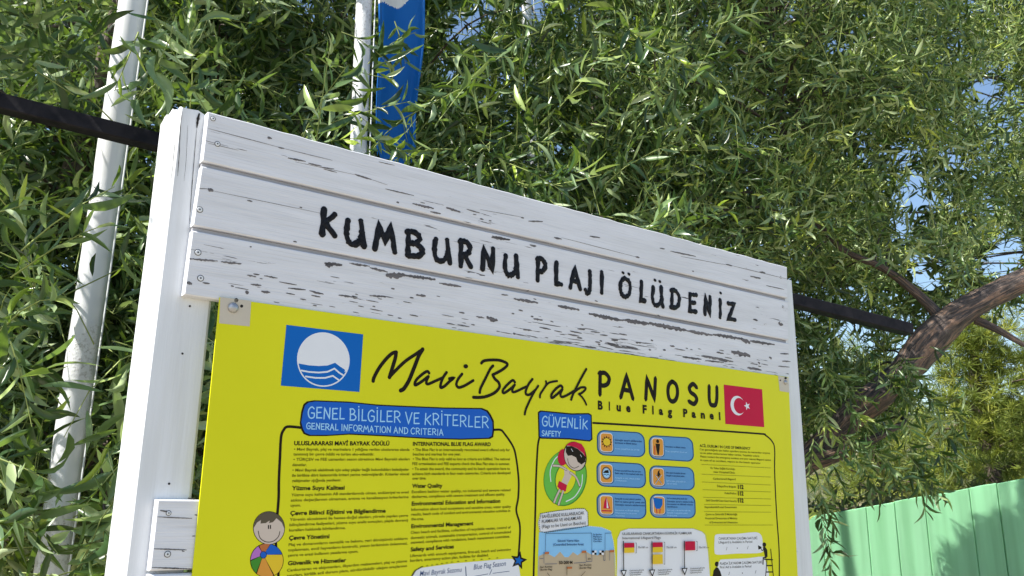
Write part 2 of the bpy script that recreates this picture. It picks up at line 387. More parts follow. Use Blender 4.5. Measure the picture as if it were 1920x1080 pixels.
# black square rail running behind the board
RL_, RR_ = at(0, 193, 2.0), at(1705, 618, 3.12)
rd_ = (RR_ - RL_); RL_ = RL_ - rd_ * .45; rlen = math.hypot(rd_[0], rd_[1]); ryaw = math.atan2(rd_[1], rd_[0])
rail = tag(empty('black_rail', (RL_[0], RL_[1], 0), ryaw), 'black square iron rail passing behind the top of the notice board', 'rail')
rl_tot = math.hypot(RR_[0] - RL_[0], RR_[1] - RL_[1]); hh = .0215
rb = MB(); rb.prism([(0, RL_[2] - hh), (rl_tot, RR_[2] - hh), (rl_tot, RR_[2] + hh), (0, RL_[2] + hh)], -hh, 2 * hh, .003)
rb.build('bar', IRON, rail)
tb_ = L(1484, 530, -.024)[0] - .05; up_ = FOOT + HD * tb_; k_ = ((up_ - RL_) @ np.array([math.cos(ryaw), math.sin(ryaw), 0]))
for aa in (.08, k_ + .02):
    q = MB(); q.box(aa - .02, aa + .02, hh + .002, hh + .042, 0, RL_[2] + (RR_[2] - RL_[2]) * aa / rl_tot); q.build('upright', IRON, rail)
q = MB(); q.tube([(k_ + .02, -hh - .001, RL_[2] + (RR_[2] - RL_[2]) * (k_ + .02) / rl_tot), (k_ + .02, -hh - .008, RL_[2] + (RR_[2] - RL_[2]) * (k_ + .02) / rl_tot)], .009, 6); q.build('bolt', IRON, rail)

# ================================================================== NOTICE BOARD
nb = tag(empty('notice_board', tuple(FOOT), YAW), 'white painted wooden beach notice board with hand painted name and yellow panel', 'notice board')
PT = .024                                              # plank thickness
def quad_px(pts, off=0): return [L(x, y, off) for x, y in pts]
# plank corner pixels: tl, tr, br, bl
gap = 0.011
plk = [((390, 209), (1476, 501), (1477.5, 565), (378, 311), PLANK_A), ((378, 311), (1477.5, 565), (1479, 644), (360.5, 432), PLANK_A), ((360.5, 432), (1479, 644), (1480, 722), (345, 552), PLANK_W)]
for k, (tl, tr, br, bl, mt) in enumerate(plk):
    A, B, C_, D_ = quad_px((tl, tr, br, bl)); b_ = MB()
    low = gap if k < 2 else 0; 
    def top_pts(a, b, n=60):
        if k: return [b, a]
        return [b] + [(b[0] + (a[0] - b[0]) * i / n, b[1] + (a[1] - b[1]) * i / n + rnd.uniform(-.0012, .0012)) for i in range(1, n)] + [a]
    D2 = (D_[0], D_[1] + low); C2 = (C_[0], C_[1] + low)
    b_.prism([D2, C2] + top_pts(A, B), 0, PT, .0022)
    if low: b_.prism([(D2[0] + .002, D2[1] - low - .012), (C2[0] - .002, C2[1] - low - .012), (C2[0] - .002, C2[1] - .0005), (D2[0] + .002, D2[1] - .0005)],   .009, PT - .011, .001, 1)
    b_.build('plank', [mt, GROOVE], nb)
# lower planks, mostly behind the sheet
al, zl = L(295, 936, 0); ar = L(1481, 800, 0)[0]; _, zl2 = L(277, 1071, 0)
hh_ = zl - zl2
for k in range(3):
    zt_ = zl - k * (hh_ + .006); b_ = MB()
    b_.prism([(al - .002 * k, zt_ - hh_), (ar, zt_ - hh_), (ar, zt_), (al, zt_)], 0, PT, .003); b_.build('plank', PLANK_A, nb)
# posts
def post_mesh(x0, x1, zt, dep, jag, cham):
    b = MB(); sec = [(x0 + cham, PT + .0), (x1 - .006, PT), (x1, PT + .006), (x1, PT + dep), (x0, PT + dep), (x0, PT + cham)]
    hs = [-.3, .2, .6, 1.0, 1.4, 1.7, 1.9, 2.05, 2.15, 2.25, zt - .05]
    sub = []
    for i in range(len(sec)):
        a, c = sec[i], sec[(i + 1) % len(sec)]
        for k in range(6): sub.append((a[0] + (c[0] - a[0]) * k / 6, a[1] + (c[1] - a[1]) * k / 6))
    n = len(sub); vs = []
    for h in hs + [zt]:
        for i, (x, y) in enumerate(sub):
            e = .0015 * noise.noise(Vector((x * 30, y * 30, h * 3)))
            zz = h if h < zt - .001 else h + rnd.uniform(-jag, jag)
            vs.append((x + e, y + e, zz))
    cx, cy = (x0 + x1) / 2, PT + dep / 2
    vs += [(cx, cy, zt + .004)]
    fs = [(r * n + i, r * n + (i + 1) % n, (r + 1) * n + (i + 1) % n, (r + 1) * n + i) for r in range(len(hs)) for i in range(n)]
    fs += [(len(hs) * n + i, len(hs) * n + (i + 1) % n, len(vs) - 1) for i in range(n)]
    b.add(vs, fs); return b
x0 = L(288, 540, -PT)[0]; x1 = (L(397, 570, -PT)[0] + L(361, 925, -PT)[0]) / 2; zt = L(352, 204, -PT)[1]
lp = post_mesh(x0 - .002, x1, zt, .11, .005, .016); lp.build('post', POST_P, nb)
PX0, PX1 = x0, x1
xr = (L(1484, 530, -PT)[0] + L(1529, 1080, -PT)[0]) / 2; zr = L(1482, 526, -PT)[1]
rp = post_mesh(xr - .11, xr, zr, .11, .002, .006); rp.build('post', POST_P, nb)
# splits in the head of the left post
for pts, wd in (([(342, 208), (338, 240), (336, 290), (333, 330)], .0016), ([(374, 212), (371, 225), (369, 240)], .006), ([(369, 240), (364, 300), (360, 350), (355, 420)], .0016),
                ([(386, 212), (378, 290), (369, 360), (362, 420), (352, 500)], .003), ([(330, 240), (325, 300), (318, 360)], .001), ([(352, 235), (349, 300), (345, 340)], .0008)):
    ps = [L(x, y, -PT + .0008) for x, y in pts]; b_ = MB()
    ps = [tuple(p) for p in catmull(ps, 6)]; nn = len(ps)
    vs = []; 
    for i, (a, z) in enumerate(ps):
        w_ = wd * (.25 + .75 * math.sin(math.pi * (i + .5) / nn)) * rnd.uniform(.6, 1.2) / 2
        vs += [(a - w_, PT - .0008, z), (a + w_, PT - .0008, z)]
    b_.add(vs, [(2 * i, 2 * i + 1, 2 * i + 3, 2 * i + 2) for i in range(nn - 1)])
    b_.build('split', SPLIT, nb)
# nail holes in the post
for x, y in ((356, 574), (342, 663), (317, 907)):
    a, z = L(x, y, -PT); b_ = MB(); b_.tube([(a, PT - .0008, z), (a, PT + .002, z)], .0022, 8); b_.build('nail', SPLIT, nb)

# flaked patches of bare wood, traced streak by streak
def P5(l): return [(340 + a / 3, 200 + b / 3, 340 + c / 3, 200 + d / 3, w / 3) for a, b, c, d, w in l]
def P6(l): return [(900 + a / 2.842, 340 + b / 2.842, 900 + c / 2.842, 340 + d / 2.842, w / 2.842) for a, b, c, d, w in l]
chips = P5([(545,228,580,236,8),(600,288,700,308,9),(715,318,790,335,8),(790,340,860,350,5),(800,350,875,370,5),(975,380,1070,410,9),(1148,462,1308,500,6),(1300,545,1420,572,12),(1345,538,1370,543,5),(1400,590,1460,602,9),(1490,568,1570,592,12),(1605,577,1680,598,7),(1640,605,1660,608,6),(1680,630,1700,635,8),(1730,640,1745,643,6),(1210,537,1225,540,9),(370,527,400,533,8),(665,565,680,568,8),(385,787,396,789,8),(150,462,180,474,18),(630,757,650,762,9),(485,172,510,180,14),(45,855,205,868,11),(222,872,338,884,11),(805,880,905,890,15),(810,888,850,893,22),(945,880,1060,898,10),(1060,905,1160,930,12),(1150,945,1260,950,30),(1260,948,1430,972,16),(1450,992,1575,1012,12),(1745,735,1850,748,12),(405,940,440,945,8),(390,998,450,1005,10),(450,1038,500,1045,12),(550,985,650,1003,6),(600,1020,700,1030,8),(720,1035,800,1055,10),(360,1040,380,1045,16),(120,990,160,995,9),(30,990,60,996,16),(1180,1022,1200,1025,9),(1320,1058,1375,1065,12),(885,1060,960,1070,10),(1060,1062,1150,1070,10),
  (150,122,550,228,3.2),(580,236,850,302,3),(100,460,150,462,4),(180,474,780,598,2.4),(1110,310,1200,330,4),(150,205,320,245,2.4),(640,310,975,382,2.2),(1070,410,1160,440,2)])
chips += P6([(65,292,160,312,10),(265,338,300,345,8),(218,192,235,195,7),(258,212,335,214,8),(395,298,435,308,9),(585,292,640,300,7),(828,402,850,407,9),(958,356,985,360,7),(1015,372,1150,400,7),(1310,442,1345,450,8),(1440,505,1495,517,9),(1490,482,1520,488,10),(1525,555,1620,576,5),(180,625,310,648,13),(115,603,150,607,9),(285,625,300,630,6),(415,662,530,685,16),(580,705,760,742,18),(760,738,900,760,20),(900,755,1100,795,22),(1100,795,1240,820,14),(1240,815,1400,840,16),(1380,835,1440,860,20),(1440,850,1570,870,14),(35,725,95,742,20),(205,686,228,690,9),(285,732,335,740,9),(375,745,392,750,6),(230,790,275,795,9),(640,818,680,822,7),(700,845,735,848,10),(830,858,860,860,10),(612,636,628,640,7),(945,715,960,718,8),(1455,735,1480,742,9),(1590,755,1615,762,16),(1080,935,1180,948,10),(1180,930,1350,960,11),(1200,955,1300,965,8),(1340,908,1440,930,22),(1425,992,1500,1005,12),(1600,918,1645,920,7),(1610,958,1655,960,7),(1540,938,1555,942,12),(1590,985,1650,990,6),(560,880,620,888,9),(975,898,990,900,9),(1130,478,1140,480,6),(520,785,560,790,8),(590,800,640,806,6),
  (435,300,830,402,2.2),(0,150,220,190,2.2),(790,690,1280,780,2.4),(1070,400,1310,445,2.4),(1345,450,1635,520,2.6)])
chips += [(295, 969, 360, 972, 2), (289, 1029, 350, 1031, 2.4), (300, 957, 320, 960, 3), (352, 934, 366, 936, 3), (360, 1005, 366, 1005, 2), (341, 1033, 346, 1034, 2), (285, 1064, 362, 1067, 2.5), (365, 965, 370, 966, 3)]
# band of broken flakes along the lower plank
for _ in range(70):
    x = rnd.uniform(420, 1450); u = (x - 345) / (1480 - 345)
    yl = 552 + u * (700 - 552) - 8 + u * 2; yt = 432 + u * (644 - 432)
    y = yl - abs(rnd.gauss(0, .28)) * (yl - yt) * .9
    if y < yt + 18: continue
    ln = rnd.choice((6, 8, 12, 18, 26)) * (1 - .3 * u); chips.append((x, y, x + ln, y + ln * (.19 + .0), rnd.uniform(1.2, 3.4)))
ch = MB()
for (xa, ya, xb, yb, wd) in chips:
    n = max(3, int(abs(xb - xa) / 2.5)); up, dn = [], []
    sc = vscale((xa + xb) / 2, (ya + yb) / 2)
    for i in range(n + 1):
        s_ = i / n; a, z = L(xa + (xb - xa) * s_, ya + (yb - ya) * s_, .0006)
        env = (.35 + .65 * math.sin(math.pi * min(1, max(0, s_ * .9 + .05)))) * wd * sc / 2
        jit = .45 if wd > 3 else .25
        up.append((a, -.0006, z + env * rnd.uniform(1 - jit, 1 + jit))); dn.append((a, -.0006, z - env * rnd.uniform(1 - jit, 1 + jit * 1.6)))
    ch.add(up + dn, [(i, n + 1 + i, n + 2 + i, i + 1) for i in range(n)])
tag(ch.build('bare_wood_patch', BAREWOOD, nb), kind='stuff')
# screws
for x, y, r_ in [(340 + 178/3, 200 + 68/3, .0045), (340 + 203/3, 200 + 210/3, .005), (340 + 103/3, 200 + 579/3, .0055), (340 + 93/3, 200 + 820/3, .0055), (340 + 108/3, 200 + 965/3, .0055), (314, 1039, .005), (316, 962, .004),
                 (1464, 520, .004), (1468, 575, .004), (1463, 604, .004)]:
    a, z = L(x, y); b_ = MB(); b_.tube([(a, -.0003, z), (a, -.0008, z)], r_ * 1.22, 14, 1); b_.tube([(a, -.0009, z), (a, -.0016, z), (a, -.0018, z)], [r_, r_ * .9, r_ * .55], 14); b_.tube([(a, -.0019, z), (a, -.0024, z)], r_ * .3, 8, 1)
    b_.build('screw', [POST_P, SPLIT], nb)

# ------------------------------------------------------------------ stroke lettering
G = { # strokes in a unit box; ('s' smooth | 'l' straight, points)
 'A': [('l', [(0, 0), (.45, 1), (.95, 0)]), ('l', [(.18, .36), (.78, .34)])],
 'B': [('l', [(.1, 0), (.12, 1)]), ('s', [(.05, .97), (.5, 1), (.8, .8), (.6, .58), (.15, .5)]), ('s', [(.15, .5), (.65, .5), (.98, .27), (.7, .03), (.05, 0)])],
 'C': [('s', [(.95, .85), (.6, 1), (.15, .8), (.0, .45), (.2, .08), (.6, 0), (.95, .15)])],
 'D': [('l', [(.12, 0), (.14, 1)]), ('s', [(0, .96), (.5, .98), (.9, .75), (.98, .42), (.7, .08), (.0, 0)])],
 'E': [('l', [(.95, .98), (.12, .95), (.08, .03), (.98, .05)]), ('l', [(.1, .5), (.8, .53)])],
 'F': [('l', [(.95, .98), (.12, .95), (.08, 0)]), ('l', [(.1, .5), (.8, .53)])],
 'G': [('s', [(.92, .85), (.6, 1), (.15, .8), (.0, .42), (.2, .06), (.6, 0), (.93, .15), (.95, .45)]), ('l', [(.95, .45), (.5, .47)])],
 'I': [('l', [(.5, 0), (.52, 1)])],
 'J': [('s', [(.8, 1), (.78, .5), (.75, .15), (.5, .0), (.15, .12)])],
 'K': [('l', [(.08, 0), (.2, 1)]), ('l', [(.95, .86), (.18, .42)]), ('l', [(.25, .5), (.95, .02)])],
 'L': [('l', [(.2, 1), (.12, .03), (.95, .05)])],
 'M': [('l', [(0, 0), (.22, .95), (.5, .4), (.8, .98), (.98, 0)])],
 'N': [('l', [(.05, 0), (.15, .97), (.85, .05), (.95, 1)])],
 'O': [('s', [(.45, 1), (.1, .8), (0, .45), (.15, .1), (.5, 0), (.85, .15), (1, .5), (.85, .85), (.45, 1)])],
 'P': [('l', [(.1, 0), (.12, 1)]), ('s', [(.02, .95), (.55, 1), (.95, .8), (.85, .55), (.5, .43), (.15, .43)])],
 'R': [('l', [(.1, 0), (.12, 1)]), ('s', [(.02, .95), (.55, 1), (.92, .8), (.8, .58), (.5, .48), (.15, .46)]), ('l', [(.4, .48), (.98, .02)])],
 'S': [('s', [(.9, .85), (.5, 1), (.1, .8), (.25, .58), (.7, .45), (.92, .25), (.6, .02), (.05, .12)])],
 'T': [('l', [(0, .97), (1, .97)]), ('l', [(.5, .97), (.48, 0)])],
 'U': [('s', [(.1, .95), (.02, .4), (.2, .05), (.5, .03), (.78, .25), (.88, .6)]), ('l', [(.82, 1), (.98, 0)])],
 'u': [('s', [(.05, 1), (.05, .4), (.2, .06), (.5, 0), (.8, .06), (.95, .4), (.95, 1)])],
 'V': [('l', [(0, 1), (.45, 0), (1, 1)])],
 'Y': [('l', [(0, 1), (.5, .5), (1, 1)]), ('l', [(.5, .5), (.45, 0)])],
 'Z': [('l', [(.05, .95), (.85, .95), (.05, .04), (.98, .04)])],
}
def ribbon(mb, pts, wd, y, mi=0, raise_=0.0, capn=4, wob=0.0):
    "flat ribbon (or a raised bead when raise_>0) through (x,z) points at depth y"
    pts = [np.array(p, float) for p in pts]
    q = [pts[0]]
    for p in pts[1:]:
        if np.linalg.norm(p - q[-1]) > wd * .08: q.append(p)
    if len(q) < 2: q.append(q[0] + [wd * .1, 0])
    n = len(q); T = []
    for i in range(n):
        d = q[min(i + 1, n - 1)] - q[max(i - 1, 0)]
        if 0 < i < n - 1:
            a = q[i] - q[i - 1]; b = q[i + 1] - q[i]; a = a / np.linalg.norm(a); b = b / np.linalg.norm(b); d = a + b
            if np.linalg.norm(d) < .3: d = a
        T.append(d / (np.linalg.norm(d) + 1e-9))
    rows = []
    def row(c, t, h):
        nrm = np.array([-t[1], t[0]])
        if raise_ <= 0: return [(c + nrm * h, 0), (c - nrm * h, 0)]
        return [(c + nrm * h * math.cos(k * math.pi / 6), raise_ * math.sin(k * math.pi / 6) * min(1, h / (wd / 2))) for k in range(7)]
    H = wd / 2
    for k in range(capn): ang = (k + .15) / capn * math.pi / 2; rows.append(row(q[0] - T[0] * H * math.cos(ang), T[0], H * math.sin(ang)))
    for i in range(n):
        h = H * (1 + wob * rnd.uniform(-1, 1)); m_ = 1.0
        if 0 < i < n - 1:
            a = q[i] - q[i - 1]; a = a / np.linalg.norm(a); m_ = 1 / max(.55, float(a @ T[i]))
        rows.append(row(q[i], T[i], h * m_))
    for k in range(capn - 1, -1, -1): ang = (k + .15) / capn * math.pi / 2; rows.append(row(q[-1] + T[-1] * H * math.cos(ang), T[-1], H * math.sin(ang)))
    kk = len(rows[0]); vs = [(c[0], y - h, c[1]) for r_ in rows for c, h in r_]; fs = []
    for i in range(len(rows) - 1):
        for k in range(kk - 1): fs.append((i * kk + k, i * kk + k + 1, (i + 1) * kk + k + 1, (i + 1) * kk + k))
    mb.add(vs, fs, mi)
def glyph(mb, ch, box, off, wd, mi=0, raise_=0, shear=.19, wob=0.0, lv=0.0, butt=False):
    "box = (x0, ytop, x1, ybottom) in photograph pixels; shear = how the baseline falls"
    x0, yt, x1, yb = box; W = x1 - x0; H = (yb - yt) - shear * W
    for si, (kind, ps) in enumerate(G[ch]):
        if kind == 's': pp = catmull(ps, 5)
        else:
            pp = []
            for i in range(len(ps) - 1):
                a, b = np.array(ps[i]), np.array(ps[i + 1])
                for k in range(5): pp.append(a + (b - a) * k / 5)
            pp.append(np.array(ps[-1]))
        px = [(x0 + p[0] * W, yt + shear * W * p[0] + (1 - p[1]) * H) for p in pp]
        if lv: px = [(x + rnd.uniform(-lv, lv), y + rnd.uniform(-lv, lv)) for x, y in px]
        ribbon(mb, [L(x, y, off) for x, y in px], wd, -off - si * 6e-5, mi, raise_, 1 if butt else 4, wob)

letters = [('K',598,388,633,447),('U',645,407,687,466),('M',699,416,745,476),('B',758,429,797,487),('U',810,443,848,497),('R',858,447,887,505),('N',900,460,930,512),('U',942,473,976,523),
 ('P',1003,480,1027,532),('L',1037,488,1057,539),('A',1065,498,1093,546),('J',1092,503,1113,555),('I',1124,507,1133,553),
 ('O',1159,516,1186,562),('L',1197,524,1214,570),('U',1219,532,1247,579),('D',1254,539,1278,583),('E',1288,546,1310,590),('N',1317,551,1336,595),('I',1346,558,1355,599),('Z',1361,563,1383,605)]
dots = {13: [(1168, 511), (1179, 513.5)], 15: [(1228, 525), (1237, 527.5)], 19: [(1351, 549)]}
for i, (c, a, b, c2, d) in enumerate(letters):
    mb = MB(); ins = 4.0; wd = .0146 if i < 8 else .0138
    glyph(mb, c, (a + ins, b + ins, c2 - ins, d - ins), .0008, wd, 0, .0026, .16, .22, .5)
    for (x, y) in dots.get(i, []):
        p = L(x, y, .0008); ribbon(mb, [(p[0] - .001, p[1]), (p[0] + .002, p[1] - .001)], .0085, -.0008, 0, .002, 4, .2)
    mb.build('letter', BLACKPAINT, nb, True)

# ------------------------------------------------------------------ the yellow information sheet
SO = .0045                                             # the sheet's face stands this far in front of the planks
sh = MB()
pl = [L(355, 1125, SO), L(1498, 1110, SO)]
edge = [(412, 558), (1478, 707)]
zbot = 1.10
ptl, ptr = L(412, 557, SO), L(1478.5, 707, SO); pbl, pbr = L(360, 1080, SO), L(1496, 1080, SO)
def ext(a, b, z): s_ = (z - a[1]) / (b[1] - a[1]); return (a[0] + (b[0] - a[0]) * s_, z)
sh.prism([ext(ptl, pbl, zbot), ext(ptr, pbr, zbot), ptr, ptl], -SO, .003, .0006)
panel = sh.build('information_panel', YELLOW, nb); panel['label'] = 'glossy yellow printed information sheet'
LV = SO + .0004
class Sheet(MB):
    "printed matter on the sheet; every layer is 0.05 mm proud of the one before"
    def __init__(s, mats): super().__init__(); s.mats = mats; s.k = 0
    def y(s): s.k += 1; return -(LV + s.k * 5e-5)
    def poly(s, pts, mi=0, smooth=False):
        if smooth: pts = catmull(list(pts) + [pts[0]], 4)[:-1]
        y = s.y(); s.add([(L(a, b, LV)[0], y, L(a, b, LV)[1]) for a, b in pts], [tuple(range(len(pts)))[::-1]], mi)
    def line(s, pts, wpx, mi=0, smooth=True, cap=4):
        sc = vscale(*pts[0]); pp = catmull(pts, 5) if smooth and len(pts) > 2 else pts
        ribbon(s, [L(a, b, LV) for a, b in pp], wpx * sc, s.y(), mi, 0, cap)
    def disc(s, c, rx, ry, mi=0, n=28, q=None):
        pts = [(c[0] + rx * math.cos(2 * math.pi * k / n), c[1] + ry * math.sin(2 * math.pi * k / n)) for k in range(n)]
        s.poly([q(*p) for p in pts] if q else pts, mi)
    def out(s, name, parent=None): return s.build(name, s.mats, parent or panel)
def rrect(u0, v0, u1, v1, ru, rv, n=5):
    out = []
    for cx, cy, a0 in ((u1 - ru, v0 + rv, -90), (u1 - ru, v1 - rv, 0), (u0 + ru, v1 - rv, 90), (u0 + ru, v0 + rv, 180)):
        for k in range(n + 1): a = R(a0 + 90 * k / n); out.append((cx + ru * math.cos(a), cy + rv * math.sin(a)))
    return out
def bil(tl, tr, br, bl):
    return lambda u, v: ((tl[0] * (1 - u) + tr[0] * u) * (1 - v) + (bl[0] * (1 - u) + br[0] * u) * v, (tl[1] * (1 - u) + tr[1] * u) * (1 - v) + (bl[1] * (1 - u) + br[1] * u) * v)
_fc = {}
def text_geo(s, bold):
    key = (s, bold)
    if key not in _fc:
        cu = bpy.data.curves.new('t', 'FONT'); cu.body = s; cu.size = 1; cu.resolution_u = 3; cu.offset = bold; cu.fill_mode = 'FRONT'
        o = bpy.data.objects.new('t', cu); col.objects.link(o); bpy.context.view_layer.update()
        dg = bpy.context.evaluated_depsgraph_get(); me = bpy.data.meshes.new_from_object(o.evaluated_get(dg))
        v = np.array([x.co[:] for x in me.vertices]); f = [tuple(p.vertices) for p in me.polygons]
        bpy.data.objects.remove(o); bpy.data.curves.remove(cu); bpy.data.meshes.remove(me); _fc[key] = (v, f)
    return _fc[key]
def text(s_, string, p0, p1, hpx, mi=0, bold=0.012, shear=0.0):
    "text whose baseline runs from pixel p0 to p1 with capitals hpx high"
    v, f = text_geo(string, bold)
    if not len(v): return
    x0, x1 = v[:, 0].min(), v[:, 0].max(); a = np.array(L(*p0, LV)); b = np.array(L(*p1, LV)); h = L(p0[0], p0[1] - hpx, LV)[1] - a[1]
    y = s_.y(); CAP = .70
    out = [(a[0] + (b[0] - a[0]) * ((q[0] + shear * q[1]) - x0) / (x1 - x0), y, a[1] + (b[1] - a[1]) * (q[0] - x0) / (x1 - x0) + q[1] / CAP * h) for q in v]
    s_.add(out, f, mi)
def stroke_text(s_, string, p0, p1, hpx, wpx, mi=0):
    Wd = {'I': .25, ' ': .45, 'M': 1.15, 'N': .85, 'İ': .25, 'L': .62, 'E': .7, 'T': .8}; adv = []
    x = 0
    for c in string: w_ = Wd.get(c, .8); adv.append((x, w_)); x += w_ + (.22 if c != ' ' else 0)
    x -= .22; al_ = (p1[1] - p0[1]) / (p1[0] - p0[0]); k = (p1[0] - p0[0]) / x
    sc = vscale(*p0)
    for c, (xx, w_) in zip(string, adv):
        if c == ' ': continue
        bx0 = p0[0] + xx * k; bx1 = bx0 + w_ * k; yb = p0[1] + al_ * (bx0 - p0[0]); jt = rnd.uniform(-.03, .03) * hpx
        base = {'İ': 'I', 'Ü': 'u'}.get(c, c); 
        glyph(s_, base, (bx0, yb - hpx + jt, bx1, yb + al_ * (bx1 - bx0) + jt), LV + 5e-5 * (s_.k + 2), wpx * sc, mi, 0, al_)
        top = yb - hpx + jt
        if c == 'İ': s_.disc(((bx0 + bx1) / 2, top - hpx * .22), wpx * .55, wpx * .62, mi, 8)
        if c == 'Ü':
            for o_ in (.25, .7): s_.disc((bx0 + (bx1 - bx0) * o_, top - hpx * .18), wpx * .5, wpx * .55, mi, 8)
    s_.k += 8

# faded corners and their fixings
s = Sheet([TAPE]); s.poly([(413, 557), (471, 564), (468, 612), (411, 606)]); s.out('corner_patch')
s = Sheet([TAPE]); s.poly([(1459, 705), (1478, 708), (1480, 736), (1462, 733)]); s.out('corner_patch')
for (x, y, r_) in ((437, 577, .011), (1472, 717, .0075)):
    a, z = L(x, y, SO); b_ = MB(); yy = -SO - .0008
    b_.tube([(a, yy, z), (a, yy - .002, z), (a, yy - .005, z), (a, yy - .0065, z)], [r_, r_ * .98, r_ * .7, r_ * .3], 18)
    b_.build('bolt_cap', STEEL, panel, True)
s = Sheet([SPLIT])
for x, y, r_ in ((443, 563, 4), (453, 574, 3), (1473, 709, 2.4), (1463, 713, 1.4)): s.disc((x, y), r_, r_)
s.out('puncture')

# emblem: white disc over waves on blue
def C7(x, y): return (380 + x / 3.3103, 540 + y / 3.3103)
q = bil((537, 609), (681, 627), (674, 735), (526.5, 723))
s = Sheet([PEMB, PWHT]); s.poly([q(0, 0), q(1, 0), q(1, 1), q(0, 1)])
s.disc((.512, .505), .338, .458, 1, 48, q)
top = [C7(*p) for p in ((604, 470), (660, 480), (720, 484), (775, 481), (822, 464), (850, 486), (884, 508))]
arc = [q(.512 + .322 * math.cos(R(a)), .505 + .436 * math.sin(R(a))) for a in range(14, 171, 8)]
s.poly(top + [C7(880, 522)] + arc[1:], 0)
for ln in (((612, 512), (660, 521), (720, 525), (775, 520), (818, 500), (846, 525), (876, 544)), ((640, 549), (700, 558), (760, 558), (808, 545), (845, 572))):
    s.line([C7(*p) for p in ln], 3.0, 1, False)
s.out('flag_emblem')

# script heading
def CA(l): return [(690 + x / 8.727, 640 + y / 8.727) for x, y in l]
def CB(l): return [(880 + x / 8, 660 + y / 8) for x, y in l]
s = Sheet([PBLK])
for l, w_ in ((CA([(85,650),(100,590),(180,440),(300,285),(400,195),(465,178)]), 7), (CA([(460,180),(448,270),(410,400),(352,588)]), 7.5), (CA([(352,585),(420,510),(600,335),(780,210),(895,130)]), 6.5),
              (CA([(895,130),(830,240),(760,420),(670,640),(590,770),(535,805)]), 7.6), (CA([(1000,520),(970,492),(900,530),(800,620),(765,690),(785,715),(890,650),(985,575)]), 5.6), (CA([(990,575),(960,640),(955,685),(990,698),(1100,650),(1210,600)]), 5.4),
              (CA([(1285,510),(1230,590),(1192,690),(1190,755),(1250,735),(1330,660),(1400,600),(1330,612)]), 5.6), (CA([(1540,535),(1480,610),(1445,700),(1480,755),(1560,735),(1660,680),(1722,640)]), 5.4),
              (CB([(180,168),(220,133),(330,120),(460,127),(560,168),(560,210),(480,275),(352,342)]), 5.6), (CB([(350,342),(380,400),(440,460),(450,530),(380,610),(260,665),(150,682),(60,680)]), 5.8), (CB([(355,208),(310,260),(240,400),(170,540),(155,610)]), 5.4),
              (CB([(682,452),(650,425),(580,480),(510,560),(500,605),(530,612),(620,550),(680,492)]), 5), (CB([(680,492),(645,560),(650,600),(700,592),(800,545),(866,515)]), 4.8), (CB([(945,408),(890,480),(850,570),(848,630),(900,640),(985,575)]), 5),
              (CB([(1032,508),(960,620),(890,760),(845,865),(830,935)]), 4.6), (CB([(1148,440),(1150,490),(1110,560),(1065,630),(1058,680)]), 4.4), (CB([(1130,530),(1180,470),(1240,448),(1315,436)]), 4.2),
              (CB([(1395,530),(1365,505),(1300,550),(1240,620),(1225,675),(1250,685),(1330,620),(1392,560)]), 5), (CB([(1395,560),(1365,630),(1385,675),(1460,650),(1560,590),(1650,545)]), 4.8),
              (CB([(1752,258),(1710,330),(1640,460),(1560,620),(1525,715)]), 4.8), (CB([(1575,600),(1660,538),(1732,532),(1740,560),(1690,610),(1640,632)]), 4.4), (CB([(1640,630),(1690,680),(1730,740),(1752,790)]), 4)):
    s.line(l, w_)
s.disc((690 + 1597 / 8.727, 640 + 410 / 8.727), 4.2, 4.0)
s.out('script_heading')
s = Sheet([PBLK])
for c, a, b, c2, d in (('P',1123,697,1143,741),('A',1164,702,1188,747),('N',1210,706,1230,750),('O',1252.5,713,1270.5,753),('S',1291,718,1308,758),('u',1329,723,1345,760)):
    glyph(s, c, (a, b + 1, c2, d + 1), LV + 2e-4, 8.4 * vscale(a, b), 0, 0, .12, butt=True)
s.k = 12
for c, x0_, x1_ in (('B',1121,1130),('l',1141.5,1143.5),('u',1156,1164),('e',1174,1182),('F',1205,1212.5),('l',1223,1225.5),('a',1235.5,1243),('g',1252,1260),('P',1281,1289),('a',1297,1304.5),('n',1314,1321.5),('e',1330.5,1338),('l',1348,1350.5)):
    yb = 767 + (x0_ - 1120) / 229 * 20; text(s, c, (x0_, yb), (x1_, yb + (x1_ - x0_) * .09), 15.5 - (x0_ - 1120) * .008, 0, .045)
s.out('title')

# red flag with crescent and star
q = bil((1357, 721), (1429, 730), (1433, 801), (1360, 795))
s = Sheet([PRED, PWHT]); s.poly([q(0, 0), q(1, 0), q(1, 1), q(0, 1)])
oc = [(.34 + .19 * math.cos(R(a)), .50 + .26 * math.sin(R(a))) for a in range(38, 323, 8)]
ic = [(.395 + .155 * math.cos(R(a)), .50 + .21 * math.sin(R(a))) for a in range(318, 41, -8)]
ic = ic[::-1]; y_ = s.y(); nn = 24; vv = []
for k in range(nn + 1):
    a_ = R(42 + (318 - 42) * k / nn); o_ = q(.34 + .185 * math.cos(a_), .50 + .25 * math.sin(a_)); i_ = q(.388 + .15 * math.cos(a_), .50 + .203 * math.sin(a_))
    for p_ in (o_, i_): l_ = L(p_[0], p_[1], LV); vv.append((l_[0], y_, l_[1]))
s.add(vv, [(2 * k, 2 * k + 1, 2 * k + 3, 2 * k + 2) for k in range(nn)], 1)
s.poly([q(.585 + (.085 if k % 2 == 0 else .034) * math.cos(R(180 + 36 * k)), .485 + (.115 if k % 2 == 0 else .046) * math.sin(R(180 + 36 * k))) for k in range(10)], 1)
s.out('red_flag_print')

